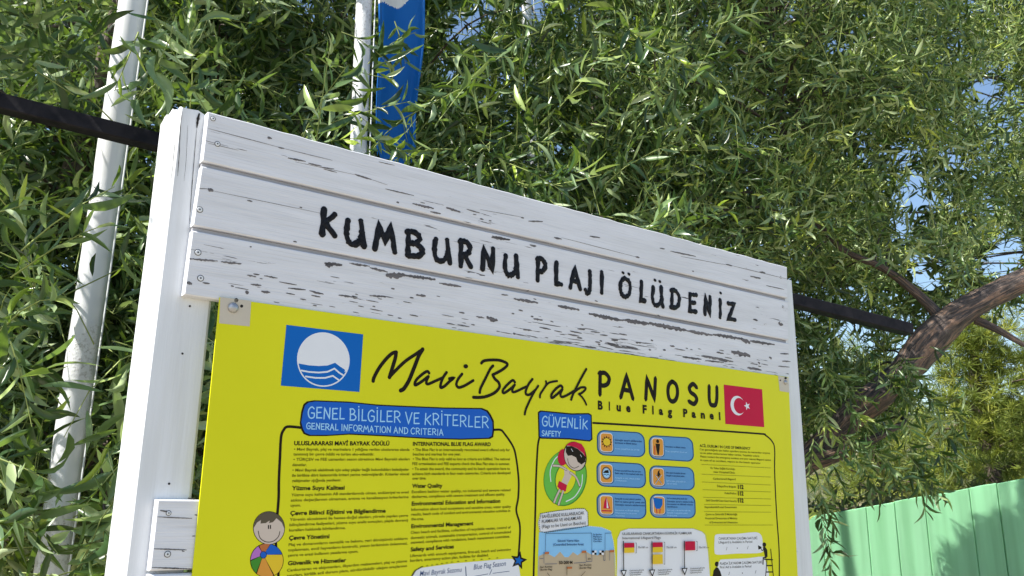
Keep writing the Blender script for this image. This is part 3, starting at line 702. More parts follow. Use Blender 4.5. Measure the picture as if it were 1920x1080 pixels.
# frame lines
s = Sheet([PBLK]); s.line([(563, 801.7), (540, 800), (532, 806), (527, 820), (525, 857), (523, 900), (522.5, 933), (520, 965)], 5); s.out('frame_line'); s = Sheet([PBLK])
s.line([(517, 1016), (519, 1040), (522, 1068), (521, 1100)], 5); s.out('frame_line'); s = Sheet([PBLK])
s.line([(926, 806), (938, 806), (945, 812), (961.7, 836.7), (968, 860), (972.5, 900), (971.7, 933), (968, 956.7), (974, 980), (975, 1000), (972.5, 1040)], 4.2); s.out('frame_line')
s = Sheet([PBLK]); s.line([(1112, 793), (1200, 798), (1297, 804.5), (1421, 813), (1435, 816), (1448, 828), (1452.5, 843), (1452.5, 885), (1456, 960), (1461, 1035), (1461, 1100)], 3.8); s.out('frame_line'); s = Sheet([PBLK])
s.line([(1011, 822), (1008, 841), (1005, 903), (1004, 950), (1002, 1023), (1000, 1100)], 4.2); s.out('frame_line')
# blue banners
s = Sheet([PBLK, PBAN, PLBL])
bn = [(562,794),(565,771),(569,758),(575.6,752.6),(589,750.5),(654,753),(706,758.3),(750,760.5),(833,764),(904,765),(914.6,769.4),(920,776.7),(926,789),(926.5,807),(925,819.4),(919,823),(864.6,824.6),(802,823),(750,820),(716,818),(654,815),(612,817.7),(579,817.7),(569,813.5),(565,806)]
s.poly(bn, 0)
s.poly([(x + (744 - x) * .006 + (1.9 if x < 700 else -1.9 if x > 880 else 0), y + (2.3 if y < 788 + (x - 562) * .01 else -2.3)) for x, y in bn], 1)
stroke_text(s, 'GENEL BİLGİLER VE KRİTERLER', (578, 783), (915.6, 802.5), 21, 2.5, 2)
stroke_text(s, 'GENERAL INFORMATION AND CRITERIA', (575, 804), (831, 816.5), 11.5, 1.9, 2); s.out('banner')
s = Sheet([PBLK, PBAN, PLBL])
s.poly([(1008.5,773),(1013,769.5),(1071.5,775),(1104,774.5),(1109.5,778),(1111,824),(1106,828),(1067,824),(1014,822.5),(1009.5,820)], 0)
s.poly([(1011,774.5),(1015,772),(1071,777.5),(1103,777),(1107.5,779.5),(1108.5,822.5),(1105,825.5),(1067,821.5),(1015,820),(1012,818)], 1)
stroke_text(s, 'GÜVENLİK', (1017, 798.5), (1101.5, 804.5), 18, 2.4, 2); stroke_text(s, 'SAFETY', (1016, 816.5), (1051, 818.5), 9.5, 1.8, 2); s.out('banner')

# small print, line by line
def block(lines, mats=None, cap=5.2, bold=.018):
    s = Sheet([PBLK, POLV])
    for ln in lines:
        st, a, b = ln[:3]; hd = len(ln) > 3
        text(s, st, a, b, ln[3] if hd else cap, 0 if hd else 1, .034 if hd else bold)
    return s.out('text_block')
block([('ULUSLARARASI MAVİ BAYRAK ÖDÜLÜ', (551.3, 834.7), (730, 835.2), 7.8),
 ('• Mavi Bayrak, plaj ve marinalara 1 yıllığına verilen uluslararası alanda', (551, 844.7), (768, 845.3)), ('tanınmış bir çevre ödülü ve turizm eko-etiketidir.', (550, 854), (701.7, 854)),
 ('• TÜRÇEV ve FEE uzmanları sezon süresince Mavi Bayraklı alanları', (550, 864), (768, 863)), ('denetler.', (548, 874), (575, 874)),
 ('• Mavi Bayrak alabilmek için aday plajlar bağlı bulundukları belediyeler', (548, 884), (767, 882.5)), ('ile birlikte dört kategoride kriteri yerine getirmişlerdir. Kriterler güncel', (547.5, 894), (767, 891)), ('gelişmeler ışığında yenilenir.', (547, 904), (640, 902.5))])
block([('Yüzme Suyu Kalitesi', (546.7, 919), (646, 918), 7.8), ('Yüzme suyu kalitesinin AB standartlarında olması, endüstriyel ve evsel', (546, 930.5), (766, 925)), ('atıksu deşarjlarının olmaması, arıtma ve kanalizasyon kriterlerine', (545, 940.5), (766, 934)), ('uyum.', (544.7, 950), (564, 949.7))])
block([('Çevre Bilinci Eğitimi ve Bilgilendirme', (544, 966), (723, 961), 7.8), ('Yörenin ekosistemi ile hassas-doğal alanları, yörede yapılan çevre', (543, 976.7), (765, 968.7)), ('bilinçlendirme faaliyetleri, yüzme suyu analiz sonuçları, plajda davranış', (542.7, 986.7), (765, 977.5)), ('kuralları hakkında bilgilendirme.', (542, 996.7), (648, 992))])
block([('Çevre Yönetimi', (541.7, 1012.5), (617.5, 1009), 7.8), ('Plaj ve donanımların temizlik ve bakımı, geri dönüşümlü atıkların', (541, 1024), (764, 1011.7)), ('toplanması, evcil hayvanların kontrolü, yosun birikiminin önlenmesi,', (540, 1034), (764, 1021)), ('çevre ve arazi kullanım yasalarına uyum.', (539.7, 1044), (671.7, 1036))])
block([('Güvenlik ve Hizmetler', (539.7, 1060), (649, 1053.7), 7.8), ('Cankurtaran ve ekipmanları, ilkyardım malzemeleri, plaj ve yüzme', (538, 1072), (763, 1054)), ('sınırları, kirlilik acil durum planı, sürdürülebilir ulaşım araçlarının', (537.8, 1082), (763, 1063))])
block([('INTERNATIONAL BLUE FLAG AWARD', (774, 835.5), (920, 836.3), 7), ('• The Blue Flag is an internationally recognised award offered only for', (774, 845.5), (956, 846)), ('beaches and marinas for one year.', (774, 854), (864, 854)),
 ('• The Blue Flag is only valid as long as criteria are fulfilled. The national', (774, 863), (956, 863)), ('FEE organisation and FEE experts check the Blue Flag sites in summer.', (773, 872), (956, 872)),
 ('• To attain the award, the community and its beach operation have to', (773, 881.7), (956, 881)), ('achieve high standards in four main categories. Criteria are developed', (773, 891), (957, 889)), ('over time.', (773, 899.5), (799, 899))])
block([('Water Quality', (772.5, 914.7), (829.5, 914), 7.4), ('Excellent bathing water quality, no industrial and sewage related', (772, 924.7), (957, 921)), ('discharges, compliance with sewage treatment and effluent quality.', (771.7, 934), (946.7, 929))])
block([('Environmental Education and Information', (771.7, 948), (938, 942.5), 7.4), ('Information about local ecosystems and sensitive areas, water quality', (771, 958), (958, 952)), ('results, beach code of conduct and environmental education activities in', (771, 967), (956.7, 959.7)), ('the area.', (771, 975.8), (794.7, 975))])
block([('Environmental Management', (771, 990.5), (887.5, 984.5), 7.4), ('Clean beach and facilities, collection of recyclable wastes, control of', (770, 1001), (957.5, 991)), ('domestic animals, sustainable transportation, control of accumulated', (770, 1011), (958, 999.5)), ('seaweed, compliance with regulations, beach management committee.', (770, 1019.7), (956, 1008))])
block([('Safety and Services', (769.7, 1034), (851, 1028), 7.4), ('Lifeguards with enough equipments, first-aid, beach and swimming', (769, 1044.7), (958, 1032.5)), ('borders, emergency action plan, facilities for disabled.', (769, 1053.7), (916, 1043))])

# season box and star
s = Sheet([PWHT, PNVY, PBLK])
s.poly([(771, 1082), (776, 1072), (788, 1065), (848, 1056.7), (948, 1048), (961, 1048), (972, 1058), (976, 1082), (978, 1130), (770, 1140)])
text(s, 'Mavi Bayrak Sezonu', (787, 1080), (865, 1072), 9.5, 1, .006, .15); text(s, 'Blue Flag Season', (888, 1068), (948, 1060.5), 9.5, 1, .006, .15)
s.line([(873, 1063), (874.5, 1090)], 2, 1); s.line([(888, 1081), (915, 1076)], .9, 1); s.line([(918, 1077), (922, 1068)], 1.2, 1); s.line([(924, 1075), (955, 1071)], .9, 1)
pth = [(771, 1080), (777, 1070), (790, 1062.5), (850, 1053.5), (945, 1045)]
for i in range(26):
    u = i / 26 * 4; a, b = pth[int(u)], pth[min(int(u) + 1, 4)]; f_ = u - int(u); c_ = (a[0] + (b[0] - a[0]) * f_, a[1] + (b[1] - a[1]) * f_)
    s.line([c_, (c_[0] + 2.6, c_[1] - .3)], 1.2, 2)
s.out('season_box')
s = Sheet([PBLK, PEMB])
for r1, r2, mi_ in ((17, 8, 0), (9, 4.2, 1)): s.poly([(972.5 + (r1 if k % 2 == 0 else r2) * math.sin(R(36 * k + 12)) * .95, 1051 - (r1 if k % 2 == 0 else r2) * math.cos(R(36 * k + 12)) * 1.05) for k in range(10)], mi_)
s.out('star')

# smiling child with a beach ball
def C4(x, y): return (450 + x / 6, 900 + y / 6)
s = Sheet([PBLK, PSKN, PHAI, PRUS, PBAN, PYEL, PGRN, PVIO, PORG])
s.disc(C4(326, 540), 30, 31.5, 0); s.disc(C4(326, 540), 28.8, 30.3, 1)
hr = [C4(326 + 172 * math.cos(R(a)), 540 + 181 * math.sin(R(a))) for a in range(180, 361, 10)] + [C4(*p) for p in ((495, 540), (470, 480), (410, 430), (370, 475), (325, 485), (335, 455), (290, 485), (230, 490), (235, 450), (190, 480), (160, 530))]
s.poly(hr, 2); s.line([C4(205, 575), C4(225, 650), C4(290, 695), C4(370, 690), C4(430, 640), C4(448, 580)], 1.4)
for x in (320, 342): s.line([C4(x, 512), C4(x, 545)], 2.2)
s.out('child_picture')
s = Sheet([PBLK, PRUS, PBAN, PGRD, PYEL, PVIO, PORG, PLBL])
bc = (302, 905); s.disc(C4(*bc), 31.5, 32.5, 0)
def wedge(a0, a1, hub, mi_):
    pts = [hub] + [(bc[0] + 182 * math.cos(R(a0 + (a1 - a0) * k / 8)), bc[1] + 188 * math.sin(R(a0 + (a1 - a0) * k / 8))) for k in range(9)]
    s.poly([C4(*p) for p in pts], mi_)
hub = (262, 842)
wedge(-118, -78, hub, 1); wedge(-76, -22, hub, 2); wedge(-20, 62, hub, 4); wedge(66, 128, hub, 6); wedge(132, 178, hub, 3); wedge(182, 238, hub, 5)
s.disc(C4(*hub), 6.4, 7, 0); s.disc(C4(*hub), 5.4, 6, 2); s.out('ball_picture')

# child lying in a swimming ring
def C6(x, y): return (990 + x / 4.909, 760 + y / 4.909)
s = Sheet([PBLK, PGRN, PGRD, YELLOW, PSKN, PRED, PWHT])
def blob(c, rx, ry, rot, mi_, n=32):
    s.poly([C6(c[0] + rx * math.cos(t_) * math.cos(rot) - ry * math.sin(t_) * math.sin(rot), c[1] + rx * math.cos(t_) * math.sin(rot) + ry * math.sin(t_) * math.cos(rot)) for t_ in [2 * math.pi * k / n for k in range(n)]], mi_)
blob((343, 668), 198, 262, .18, 2); blob((340, 665), 190, 254, .18, 1); blob((345, 672), 98, 150, .18, 2); blob((347, 672), 90, 142, .18, 3)
s.line([C6(*p) for p in ((210, 700), (205, 600), (245, 500), (300, 450))], 2, 6); s.line([C6(*p) for p in ((500, 640), (490, 740), (430, 840), (350, 885))], 2, 6)
s.poly([C6(*p) for p in ((330, 560), (390, 610), (400, 650), (350, 750), (300, 720), (335, 640))], 4)
s.line([C6(*p) for p in ((350, 590), (290, 560), (230, 555))], 5, 0); s.line([C6(*p) for p in ((350, 590), (290, 560), (232, 555))], 3.8, 4)
s.line([C6(*p) for p in ((390, 620), (440, 660), (475, 742))], 5, 0); s.line([C6(*p) for p in ((390, 620), (440, 660), (474, 738))], 3.8, 4)
for l in (((295, 770), (265, 830), (240, 890)), ((325, 780), (305, 840), (280, 912))):
    s.line([C6(*p) for p in l], 5.6, 0); s.line([C6(*p) for p in l], 4.2, 4)
s.poly([C6(*p) for p in ((285, 695), (358, 735), (345, 795), (315, 778), (305, 785), (268, 748))], 5)
blob((320, 478), 48, 76, .1, 5); blob((432, 470), 104, 138, -.25, 0); blob((430, 472), 96, 130, -.25, 4)
s.poly([C6(*p) for p in ((345, 370), (375, 345), (430, 335), (490, 355), (520, 400), (528, 480), (505, 440), (450, 395), (400, 375))], 5)
s.poly([C6(*p) for p in ((348, 378), (400, 375), (455, 400), (500, 440), (528, 478), (525, 520), (490, 545), (455, 520), (440, 480), (400, 460), (365, 465), (345, 430))], 0)
s.line([C6(*p) for p in ((395, 400), (410, 425))], 1, 6); s.line([C6(*p) for p in ((480, 455), (490, 475))], 1, 6)
s.line([C6(*p) for p in ((362, 490), (375, 545), (420, 578), (465, 560))], 1.1, 0); s.out('swimming_ring_picture')

# six blue buttons with orange icons
btn = [((1119,805.5),(1208,811),(1211,858),(1119.5,853.5)), ((1216,815.5),(1299,820.5),(1302,866.5),(1217,861)), ((1118,864),(1210,869.5),(1212,916),(1119,912)), ((1217,872),(1301,876.5),(1303.5,920),(1218,916.5)), ((1118,923.5),(1211,926.5),(1212.5,974),(1119.5,971)), ((1218,925.5),(1303.5,928),(1305,972.5),(1219,971))]
for bi, c in enumerate(btn):
    q = bil(*c); s = Sheet([PBTD, PBTN, PGRY, PORG, PYEL, PNVY, PLBL, PBLK, PRED, PEMB, PSKN, PWHT])
    s.poly([q(*p) for p in rrect(0, 0, 1, 1, .16, .30)], 0); s.poly([q(*p) for p in rrect(.025, .045, .975, .955, .14, .27)], 1)
    s.poly([q(*p) for p in rrect(.03, .08, .34, .92, .13, .25)], 2); s.poly([q(*p) for p in rrect(.075, .12, .345, .875, .07, .13)], 0)
    s.poly([q(*p) for p in rrect(.065, .10, .33, .85, .07, .13)], 11); s.poly([q(*p) for p in rrect(.08, .13, .32, .83, .06, .11)], 3)
    if bi == 0:
        for k in range(12):
            a = R(30 * k); s.line([q(.2 + .075 * math.cos(a), .46 + .15 * math.sin(a)), q(.2 + .10 * math.cos(a), .46 + .21 * math.sin(a))], 2, 7, False)
        s.disc((.2, .46), .085, .17, 7, 20, q); s.disc((.2, .46), .075, .15, 4, 20, q)
    elif bi == 1:
        s.disc((.2, .24), .035, .08, 7, 12, q); s.poly([q(*p) for p in ((.15, .34), (.25, .34), (.235, .6), (.215, .8), (.19, .8), (.165, .58))], 7); s.line([q(.13, .45), q(.13, .78)], 2, 8)
    elif bi == 2:
        s.disc((.2, .46), .095, .25, 7, 24, q); s.disc((.2, .46), .082, .22, 2, 24, q); s.disc((.2, .46), .07, .18, 6, 24, q); s.poly([q(*p) for p in ((.13, .46), (.17, .36), (.24, .33), (.25, .46))], 7); s.line([q(.14, .54), q(.17, .51), q(.2, .54), q(.23, .51), q(.26, .54)], 1.2, 5)
    elif bi == 3:
        s.poly([q(*p) for p in ((.17, .42), (.19, .25), (.23, .16), (.225, .3), (.25, .36), (.21, .5))], 7); s.line([q(.14, .42), q(.26, .74)], 2.6, 7, False); s.line([q(.26, .42), q(.14, .74)], 2.6, 7, False); s.line([q(.13, .4), q(.27, .77)], 1, 11, False); s.line([q(.27, .4), q(.13, .77)], 1, 11, False)
    elif bi == 4:
        s.poly([q(*p) for p in ((.195, .16), (.24, .4), (.27, .62), (.13, .62), (.15, .38))], 8); s.poly([q(*p) for p in ((.205, .2), (.235, .6), (.2, .6))], 11); s.line([q(.1, .71), q(.29, .71)], 2.2, 8)
    else:
        s.poly([q(*p) for p in ((.07, .15), (.28, .2), (.275, .45), (.22, .62), (.13, .62), (.1, .5))], 9); s.line([q(.14, .64), q(.15, .8)], 2.2, 8); s.line([q(.22, .64), q(.21, .8)], 2.2, 8)
    rows = [[(.36, .36, .93), (.36, .47, .82), (0, .70, .87)], [(.36, .43, .82), (0, .62, .85)], [(.36, .33, .9), (.36, .44, .94), (0, .62, .88), (0, .72, .6)], [(.36, .28, .8), (.36, .40, .78), (0, .63, .8), (0, .74, .6)], [(.36, .21, .9), (.36, .33, .97), (.36, .45, .97), (0, .66, .85), (0, .77, .8), (0, .88, .55)], [(.36, .17, .82), (.36, .30, .96), (.36, .41, .94), (.36, .52, .6), (0, .66, .88), (0, .77, .82), (0, .88, .58)]][bi]
    words_ = ['Güneşin zararlı etkilerinden', 'korununuz ve dikkatli olunuz', 'Protect yourself from the sun now', 'Swim only in the marked safe area', 'Kampçılık ve ateş yakmak yasaktır', 'Sörf ve tekne girişi yasak alan']
    for k, (a, v_, u1_) in enumerate(rows):
        text(s, words_[(bi + k) % 6], q(.37, v_ + .035), q(u1_, v_ + .035), 3.2, 5 if a else 6, .012)
    s.out('info_button')

# emergency numbers table
def C8(x, y): return (1280 + x / 4, 810 + y / 4)
s = Sheet([PBLK, POLV])
text(s, 'ACİL DURUM / IN CASE OF EMERGENCY', C8(128, 112), C8(510, 133), 5, 0, .02)
for st, a, b in (('Can güvenliğiniz için lütfen uyarılara uyunuz, bu numaraları arayınız', (128, 137), (655, 165)), ('ve en yakın cankurtarana haber veriniz. Teşekkür ederiz', (130, 163), (575, 187)),
                 ('Please contact the emergency numbers and your nearest lifeguard station', (133, 190), (662, 217)), ('in case of an accident, report to the beach operator', (133, 217), (585, 240)),
                 ('En Yakın Sağlık Kuruluşu', (210, 277), (393, 285)), ('near Hospital/Clinic', (232, 305), (393, 313)), ('Cankurtaran/Lifeguard', (228, 357), (397, 361)), ('İtfaiye/Fire Brigade', (258, 413), (400, 418)),
                 ('Polis/Police', (315, 466), (402, 468)), ('Sahil Güvenlik/Coast Guard Security', (175, 520), (404, 525)), ('Kaymakamlık/Local Government', (165, 570), (406, 571)),
                 ('Çevre ve Şehircilik İl Müdürlüğü', (172, 625), (408, 624)), ('Provincial Directorate of Ministry', (170, 655), (410, 654)), ('of Environment and Urbanisation', (200, 685), (411, 685))):
    text(s, st, C8(*a), C8(*b), 3.6, 1, .014)
for a, b in (((140, 243), (660, 270)), ((143, 317), (658, 338)), ((145, 375), (658, 398)), ((150, 433), (660, 450)), ((153, 490), (660, 503)), ((160, 543), (660, 552)), ((160, 597), (660, 602)), ((165, 698), (675, 698))): s.line([C8(*a), C8(*b)], .6, 1)
for y_ in (426, 475, 528): text(s, '112', C8(414, y_), C8(455, y_ + 1), 7.4, 0, .04)
s.out('emergency_table')

# flags-on-beaches map
def C9(x, y): return (990 + x / 5.818, 920 + y / 5.818)
def dashes(s, pts, step, wd, mi_):
    pts = [np.array(p, float) for p in pts]
    for a, b in zip(pts[:-1], pts[1:]):
        n = max(1, int(np.linalg.norm(b - a) / step))
        for k in range(n):
            p = a + (b - a) * k / n; e = a + (b - a) * (k + .5) / n; s.line([tuple(p), tuple(e)], wd, mi_)
s = Sheet([PSEA, PSAN, PBLK, PNVY, PRUS, PWHT, PRED])
sea = [(120, 455), (400, 410), (650, 385), (800, 400), (900, 440), (930, 560), (945, 700), (950, 1200), (100, 1200), (112, 700)]
s.poly([C9(*p) for p in sea], 0)
coast = [(115, 715), (165, 690), (230, 695), (290, 725), (350, 665), (400, 725), (440, 725), (490, 670), (540, 705), (610, 650), (690, 695), (760, 705), (850, 650), (940, 655), (955, 1180), (100, 1180)]
s.poly([C9(*p) for p in coast], 1)
dashes(s, [C9(*p) for p in ((650, 385), (800, 400), (900, 440), (930, 560), (945, 700), (955, 930))], 3.2, 1.2, 5)
for l in (((185, 660), (188, 468), (690, 462), (692, 770), (630, 772), (628, 650)), ((910, 462), (835, 464), (835, 760), (820, 760), (820, 650)), ((125, 742), (160, 740)), ((180, 800), (310, 797)), ((495, 790), (625, 782)), ((168, 670), (168, 790)), ((885, 660), (885, 760))):
    s.line([C9(*p) for p in l], .8, 3, False)
text(s, 'Güvenli Yüzme Alanı', C9(318, 558), C9(552, 555), 4, 3, .02); text(s, '(Controlled Swimming Area)', C9(270, 600), C9(600, 595), 4, 3, .02)
for k, st in enumerate(('Su Sporları', 'Parkuru', 'Water Sports', 'Corridor')): text(s, st, C9(705, 485 + 25 * k), C9(800, 485 + 25 * k), 3, 3, .02)
text(s, '50-200 M', C9(332, 800), C9(478, 797), 5.4, 2, .03); text(s, '25m', C9(645, 752), C9(680, 750), 3, 2, .02)
for x, y in ((175, 668), (580, 655), (885, 648)): s.poly([C9(x, y), C9(x + 48, y - 2), C9(x + 48, y + 22), C9(x, y + 24)], 4)
for x in (692, 770):
    for i in range(2):
        for j in range(2): s.poly([C9(x + 24 * i, 652 + 24 * j), C9(x + 24 * i + 23, 652 + 24 * j), C9(x + 24 * i + 23, 675 + 24 * j), C9(x + 24 * i, 675 + 24 * j)], 2 if (i + j) % 2 == (x > 700) else 5)
for st, x, y in (('Sarı Kırmızı', 125, 842), ('(Border Flag)', 125, 872), ('Sarı Kırmızı', 552, 822), ('(Border Flag)', 552, 852)): text(s, st, C9(x, y), C9(x + 130, y - 6), 3.4, 2, .016)
s.line([C9(415, 920), C9(415, 830)], 1.2, 2); s.poly([C9(418, 830), C9(472, 828), C9(472, 850), C9(418, 852)], 4); s.line([C9(200, 895), C9(235, 940)], .8, 2); s.line([C9(615, 880), C9(560, 940)], .8, 2)
s.out('beach_map')
s = Sheet([PWHT, PBLK]); bx = [(135, 250), (300, 222), (530, 195), (615, 196), (650, 235), (655, 380), (560, 402), (180, 457), (125, 445), (110, 350)]
s.poly([C9(*p) for p in bx], 0); dashes(s, [C9(*p) for p in bx + bx[:1]], 3.4, 1.3, 1)
text(s, 'SAHİLLERDE KULLANILACAK', C9(142, 300), C9(606, 258), 6.2, 1, .008); text(s, 'FLAMALAR VE ANLAMLARI', C9(142, 355), C9(575, 312), 6.2, 1, .008); text(s, '(Flags to be Used on Beaches)', C9(142, 410), C9(620, 366), 6.2, 1, .004); s.out('map_caption')

# lifeguard flags box
s = Sheet([PWHT, PBLK, PRED, PYEL, PGRY])
s.poly([(1157.6, 1010), (1163.6, 996), (1179, 991), (1299, 991), (1316, 997), (1322, 1003), (1327.5, 1035), (1331, 1080), (1333, 1130), (1156, 1130)])
dashes(s, [(1157.6, 1010), (1163.6, 996), (1179, 991), (1299, 991), (1316, 997), (1322, 1003), (1327.5, 1035), (1331, 1078)], 3, .8, 4)
text(s, 'ULUSLARARASI CANKURTARAN GÜVENLİK FLAMALARI', (1165, 1003), (1295, 1001.6), 4.6, 1, .012); text(s, 'International Lifeguard Flags', (1165, 1011), (1236.6, 1010), 4.6, 1, .008)
for x, fl, zz in ((1167, [(1018, 1027, 2), (1027, 1036.5, 3)], 1069), (1220, [(1017, 1026, 2), (1026, 1035.5, 3), (1039.5, 1057.5, 3)], 1068), (1280.5, [(1015, 1032, 2)], 1065)):
    s.line([(x, 1015), (x + .5, zz + 12)], 2.2, 1)
    for y0_, y1_, m_ in fl: s.poly([(x + 1.5, y0_), (x + 20, y0_ - .4), (x + 20.5, y1_ - .6), (x + 1.5, y1_)], m_)
    s.line([(x + 22.5, fl[0][0]), (x + 24, fl[0][0]), (x + 24, fl[-1][1]), (x + 22.5, fl[-1][1])], 1, 1, False)
    text(s, '75x100 cm', (x + 27, 1028), (x + 46, 1027.6), 3.4, 1, .01)
    s.poly([(x - 5.5, zz), (x + 6, zz - .6), (x + .8, zz + 14)], 1); s.poly([(x - 3.2, zz + 1.6), (x + 3.8, zz + 1.2), (x + .6, zz + 9.5)], 0)
    for k in range(3): text(s, 'Cankurtaran görevde', (x + 11, zz + 2 + 4 * k), (x + 38 - 3 * k, zz + .4 + 4 * k), 2.6, 1, .014)
s.out('flag_chart')
# opening-hours notes and the two black figures
for pts, t1, t2, sl1 in (([(240, 785), (262, 766), (400, 764), (520, 752), (570, 757), (595, 790), (600, 860), (588, 905), (400, 912), (262, 920), (238, 890)], ('CANKURTARAN ÇALIŞMA SAATLERİ', (270, 808), (560, 804)), ('Lifeguard is Available in Period', (270, 836), (522, 831)), [(330, 885), (488, 878)]),
                         ([(282, 962), (300, 955), (480, 947), (590, 935), (620, 960), (625, 1160), (262, 1160), (265, 1000)], ('PLAJDA İLKYARDIM ÇALIŞMA SAATLERİ', (280, 996), (598, 984)), ('First Aid is Available in Period', (280, 1023), (515, 1015)), [(348, 1072), (547, 1060)])):
    s = Sheet([PWHT, PBLK]); s.poly([C8(*p) for p in pts], 0, True)
    text(s, t1[0], C8(*t1[1]), C8(*t1[2]), 4.6, 1, .014); text(s, t2[0], C8(*t2[1]), C8(*t2[2]), 4.6, 1, .01)
    for x, y in sl1: s.line([C8(x - 3, y), C8(x + 3, y - 22)], .9, 1)
    s.disc(C8((sl1[0][0] + sl1[1][0]) / 2, sl1[0][1] - 14), .9, .9, 1); s.out('hours_note')
s = Sheet([PBLK]); s.disc(C8(612, 845), 3.6, 4.2)
s.poly([C8(*p) for p in ((600, 865), (618, 860), (635, 885), (637, 935), (620, 945), (610, 900))]); s.line([C8(612, 880), C8(595, 888), C8(590, 878)], 2); s.poly([C8(*p) for p in ((592, 862), (565, 850), (568, 882), (590, 874))])
s.line([C8(625, 940), C8(604, 945), C8(602, 990)], 3, 0, False)
for l in (((612, 955), (675, 958)), ((632, 955), (620, 1100)), ((660, 880), (682, 1100)), ((628, 1002), (668, 1002)), ((624, 1050), (674, 1050))): s.line([C8(*p) for p in l], 2.2, 0, False)
s.out('lifeguard_figure')
s = Sheet([PBLK]); s.disc(C8(257, 991), 4, 4.8); s.poly([C8(*p) for p in ((222, 1100), (232, 1040), (250, 1014), (266, 1018), (282, 1045), (298, 1100))]); s.out('standing_figure')

# ================================================================== VEGETATION
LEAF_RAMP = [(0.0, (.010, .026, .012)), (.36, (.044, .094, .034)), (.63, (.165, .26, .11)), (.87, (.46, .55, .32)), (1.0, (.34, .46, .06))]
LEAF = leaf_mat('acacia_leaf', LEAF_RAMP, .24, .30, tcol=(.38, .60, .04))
LEAFB = leaf_mat('acacia_leaf_shaded', [(0.0, (.012, .026, .011)), (.4, (.035, .065, .022)), (.75, (.09, .14, .045)), (1.0, (.22, .28, .08))], .22, .42)  # darker leaf copy: shade deep behind the front trees put into the colour
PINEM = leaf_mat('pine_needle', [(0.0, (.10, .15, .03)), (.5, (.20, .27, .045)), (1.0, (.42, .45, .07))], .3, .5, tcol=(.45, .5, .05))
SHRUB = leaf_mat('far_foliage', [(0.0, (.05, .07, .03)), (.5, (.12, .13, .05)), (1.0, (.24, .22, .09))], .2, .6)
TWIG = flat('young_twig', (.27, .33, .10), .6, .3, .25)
LEAFC = leaf_mat('acacia_leaf_sunny', [(0.0, (.010, .024, .010)), (.36, (.042, .092, .030)), (.64, (.18, .285, .10)), (.87, (.52, .62, .33)), (1.0, (.42, .50, .09))], .27, .32, tcol=(.44, .62, .05))  # brighter, yellower leaf copy: sunlit sparkle put into the colour
BARK = bark_mat('reddish_bark', (.032, .026, .025), (.28, .175, .12), (1.6, 1.6, 3.2), .022, (.095, .076, .068), True)
BARKG = bark_mat('grey_brown_bark', (.05, .04, .035), (.20, .15, .12), (1.6, 1.6, 3), .01, None, True)

def template(st, curve=.08, droop=.1, fold=.25, half=.5):
    "leaf along +x of length 1, half-width `half` (scaled later), folded along the midrib"
    v = [(0, 0, 0)]
    for t_ in st:
        w_ = half * (math.sin(math.pi * t_ ** .85) ** .8)
        c = curve * math.sin(math.pi * t_) ; z = -droop * t_ * t_
        v += [(t_, ('w', c, w_), z + fold * w_ * .3), (t_, ('w', c, 0), z), (t_, ('w', c, -w_), z + fold * w_ * .3)]
    v.append((1, 0, -droop))
    base = np.array([[a[0], a[1][1] if isinstance(a[1], tuple) else 0, a[2]] for a in v]); wid = np.array([a[1][2] if isinstance(a[1], tuple) else 0 for a in v])
    f = [(0, 2, 1), (0, 3, 2)]; n = len(st)
    for k in range(n - 1):
        o = 1 + 3 * k; f += [(o, o + 1, o + 4), (o, o + 4, o + 3), (o + 1, o + 2, o + 5), (o + 1, o + 5, o + 4)]
    o = 1 + 3 * (n - 1); tp_ = len(v) - 1; f += [(o, o + 1, tp_), (o + 1, o + 2, tp_)]
    return base, wid, np.array(f)
CD = ((.10, .06, .25), (-.12, .14, .4), (.05, .30, .2), (-.04, -.08, .5), (.16, .02, .3), (.02, .45, .35), (-.17, .1, .8))
TPL = [template((.2, .45, .72), c, d, f_) for c, d, f_ in CD]
TPL_HI = [template((.1, .25, .42, .6, .8), c, d, f_) for c, d, f_ in CD]
TPS = [template((.5,), 0, .1)]
def basis(D, Nn):
    D = D / np.linalg.norm(D, axis=1, keepdims=True)
    S = np.cross(Nn, D); S /= (np.linalg.norm(S, axis=1, keepdims=True) + 1e-9)
    return D, S, np.cross(D, S)
def leaves_mesh(name, P, D, Nn, ln, wd, tint, tpls, mat):
    VV, FF, TT = [], [], []; off = 0; D, S, U = basis(D, Nn); k = rng.integers(0, len(tpls), len(P))
    for ti, (b, w_, f) in enumerate(tpls):
        s_ = k == ti
        if not s_.any(): continue
        l = ln[s_][:, None, None]; ww = wd[s_][:, None, None]
        X = b[None, :, 0:1] * l; Y = b[None, :, 1:2] * l + w_[None, :, None] * ww; Z = b[None, :, 2:3] * l
        v = P[s_][:, None, :] + X * D[s_][:, None, :] + Y * S[s_][:, None, :] + Z * U[s_][:, None, :]
        n, kv = v.shape[:2]; VV.append(v.reshape(-1, 3)); FF.append((f[None] + (np.arange(n) * kv)[:, None, None] + off).reshape(-1, 3)); off += n * kv
        TT.append(np.repeat(tint[s_], kv))
    return raw_mesh(name, np.concatenate(VV), np.concatenate(FF), np.concatenate(TT), mat)
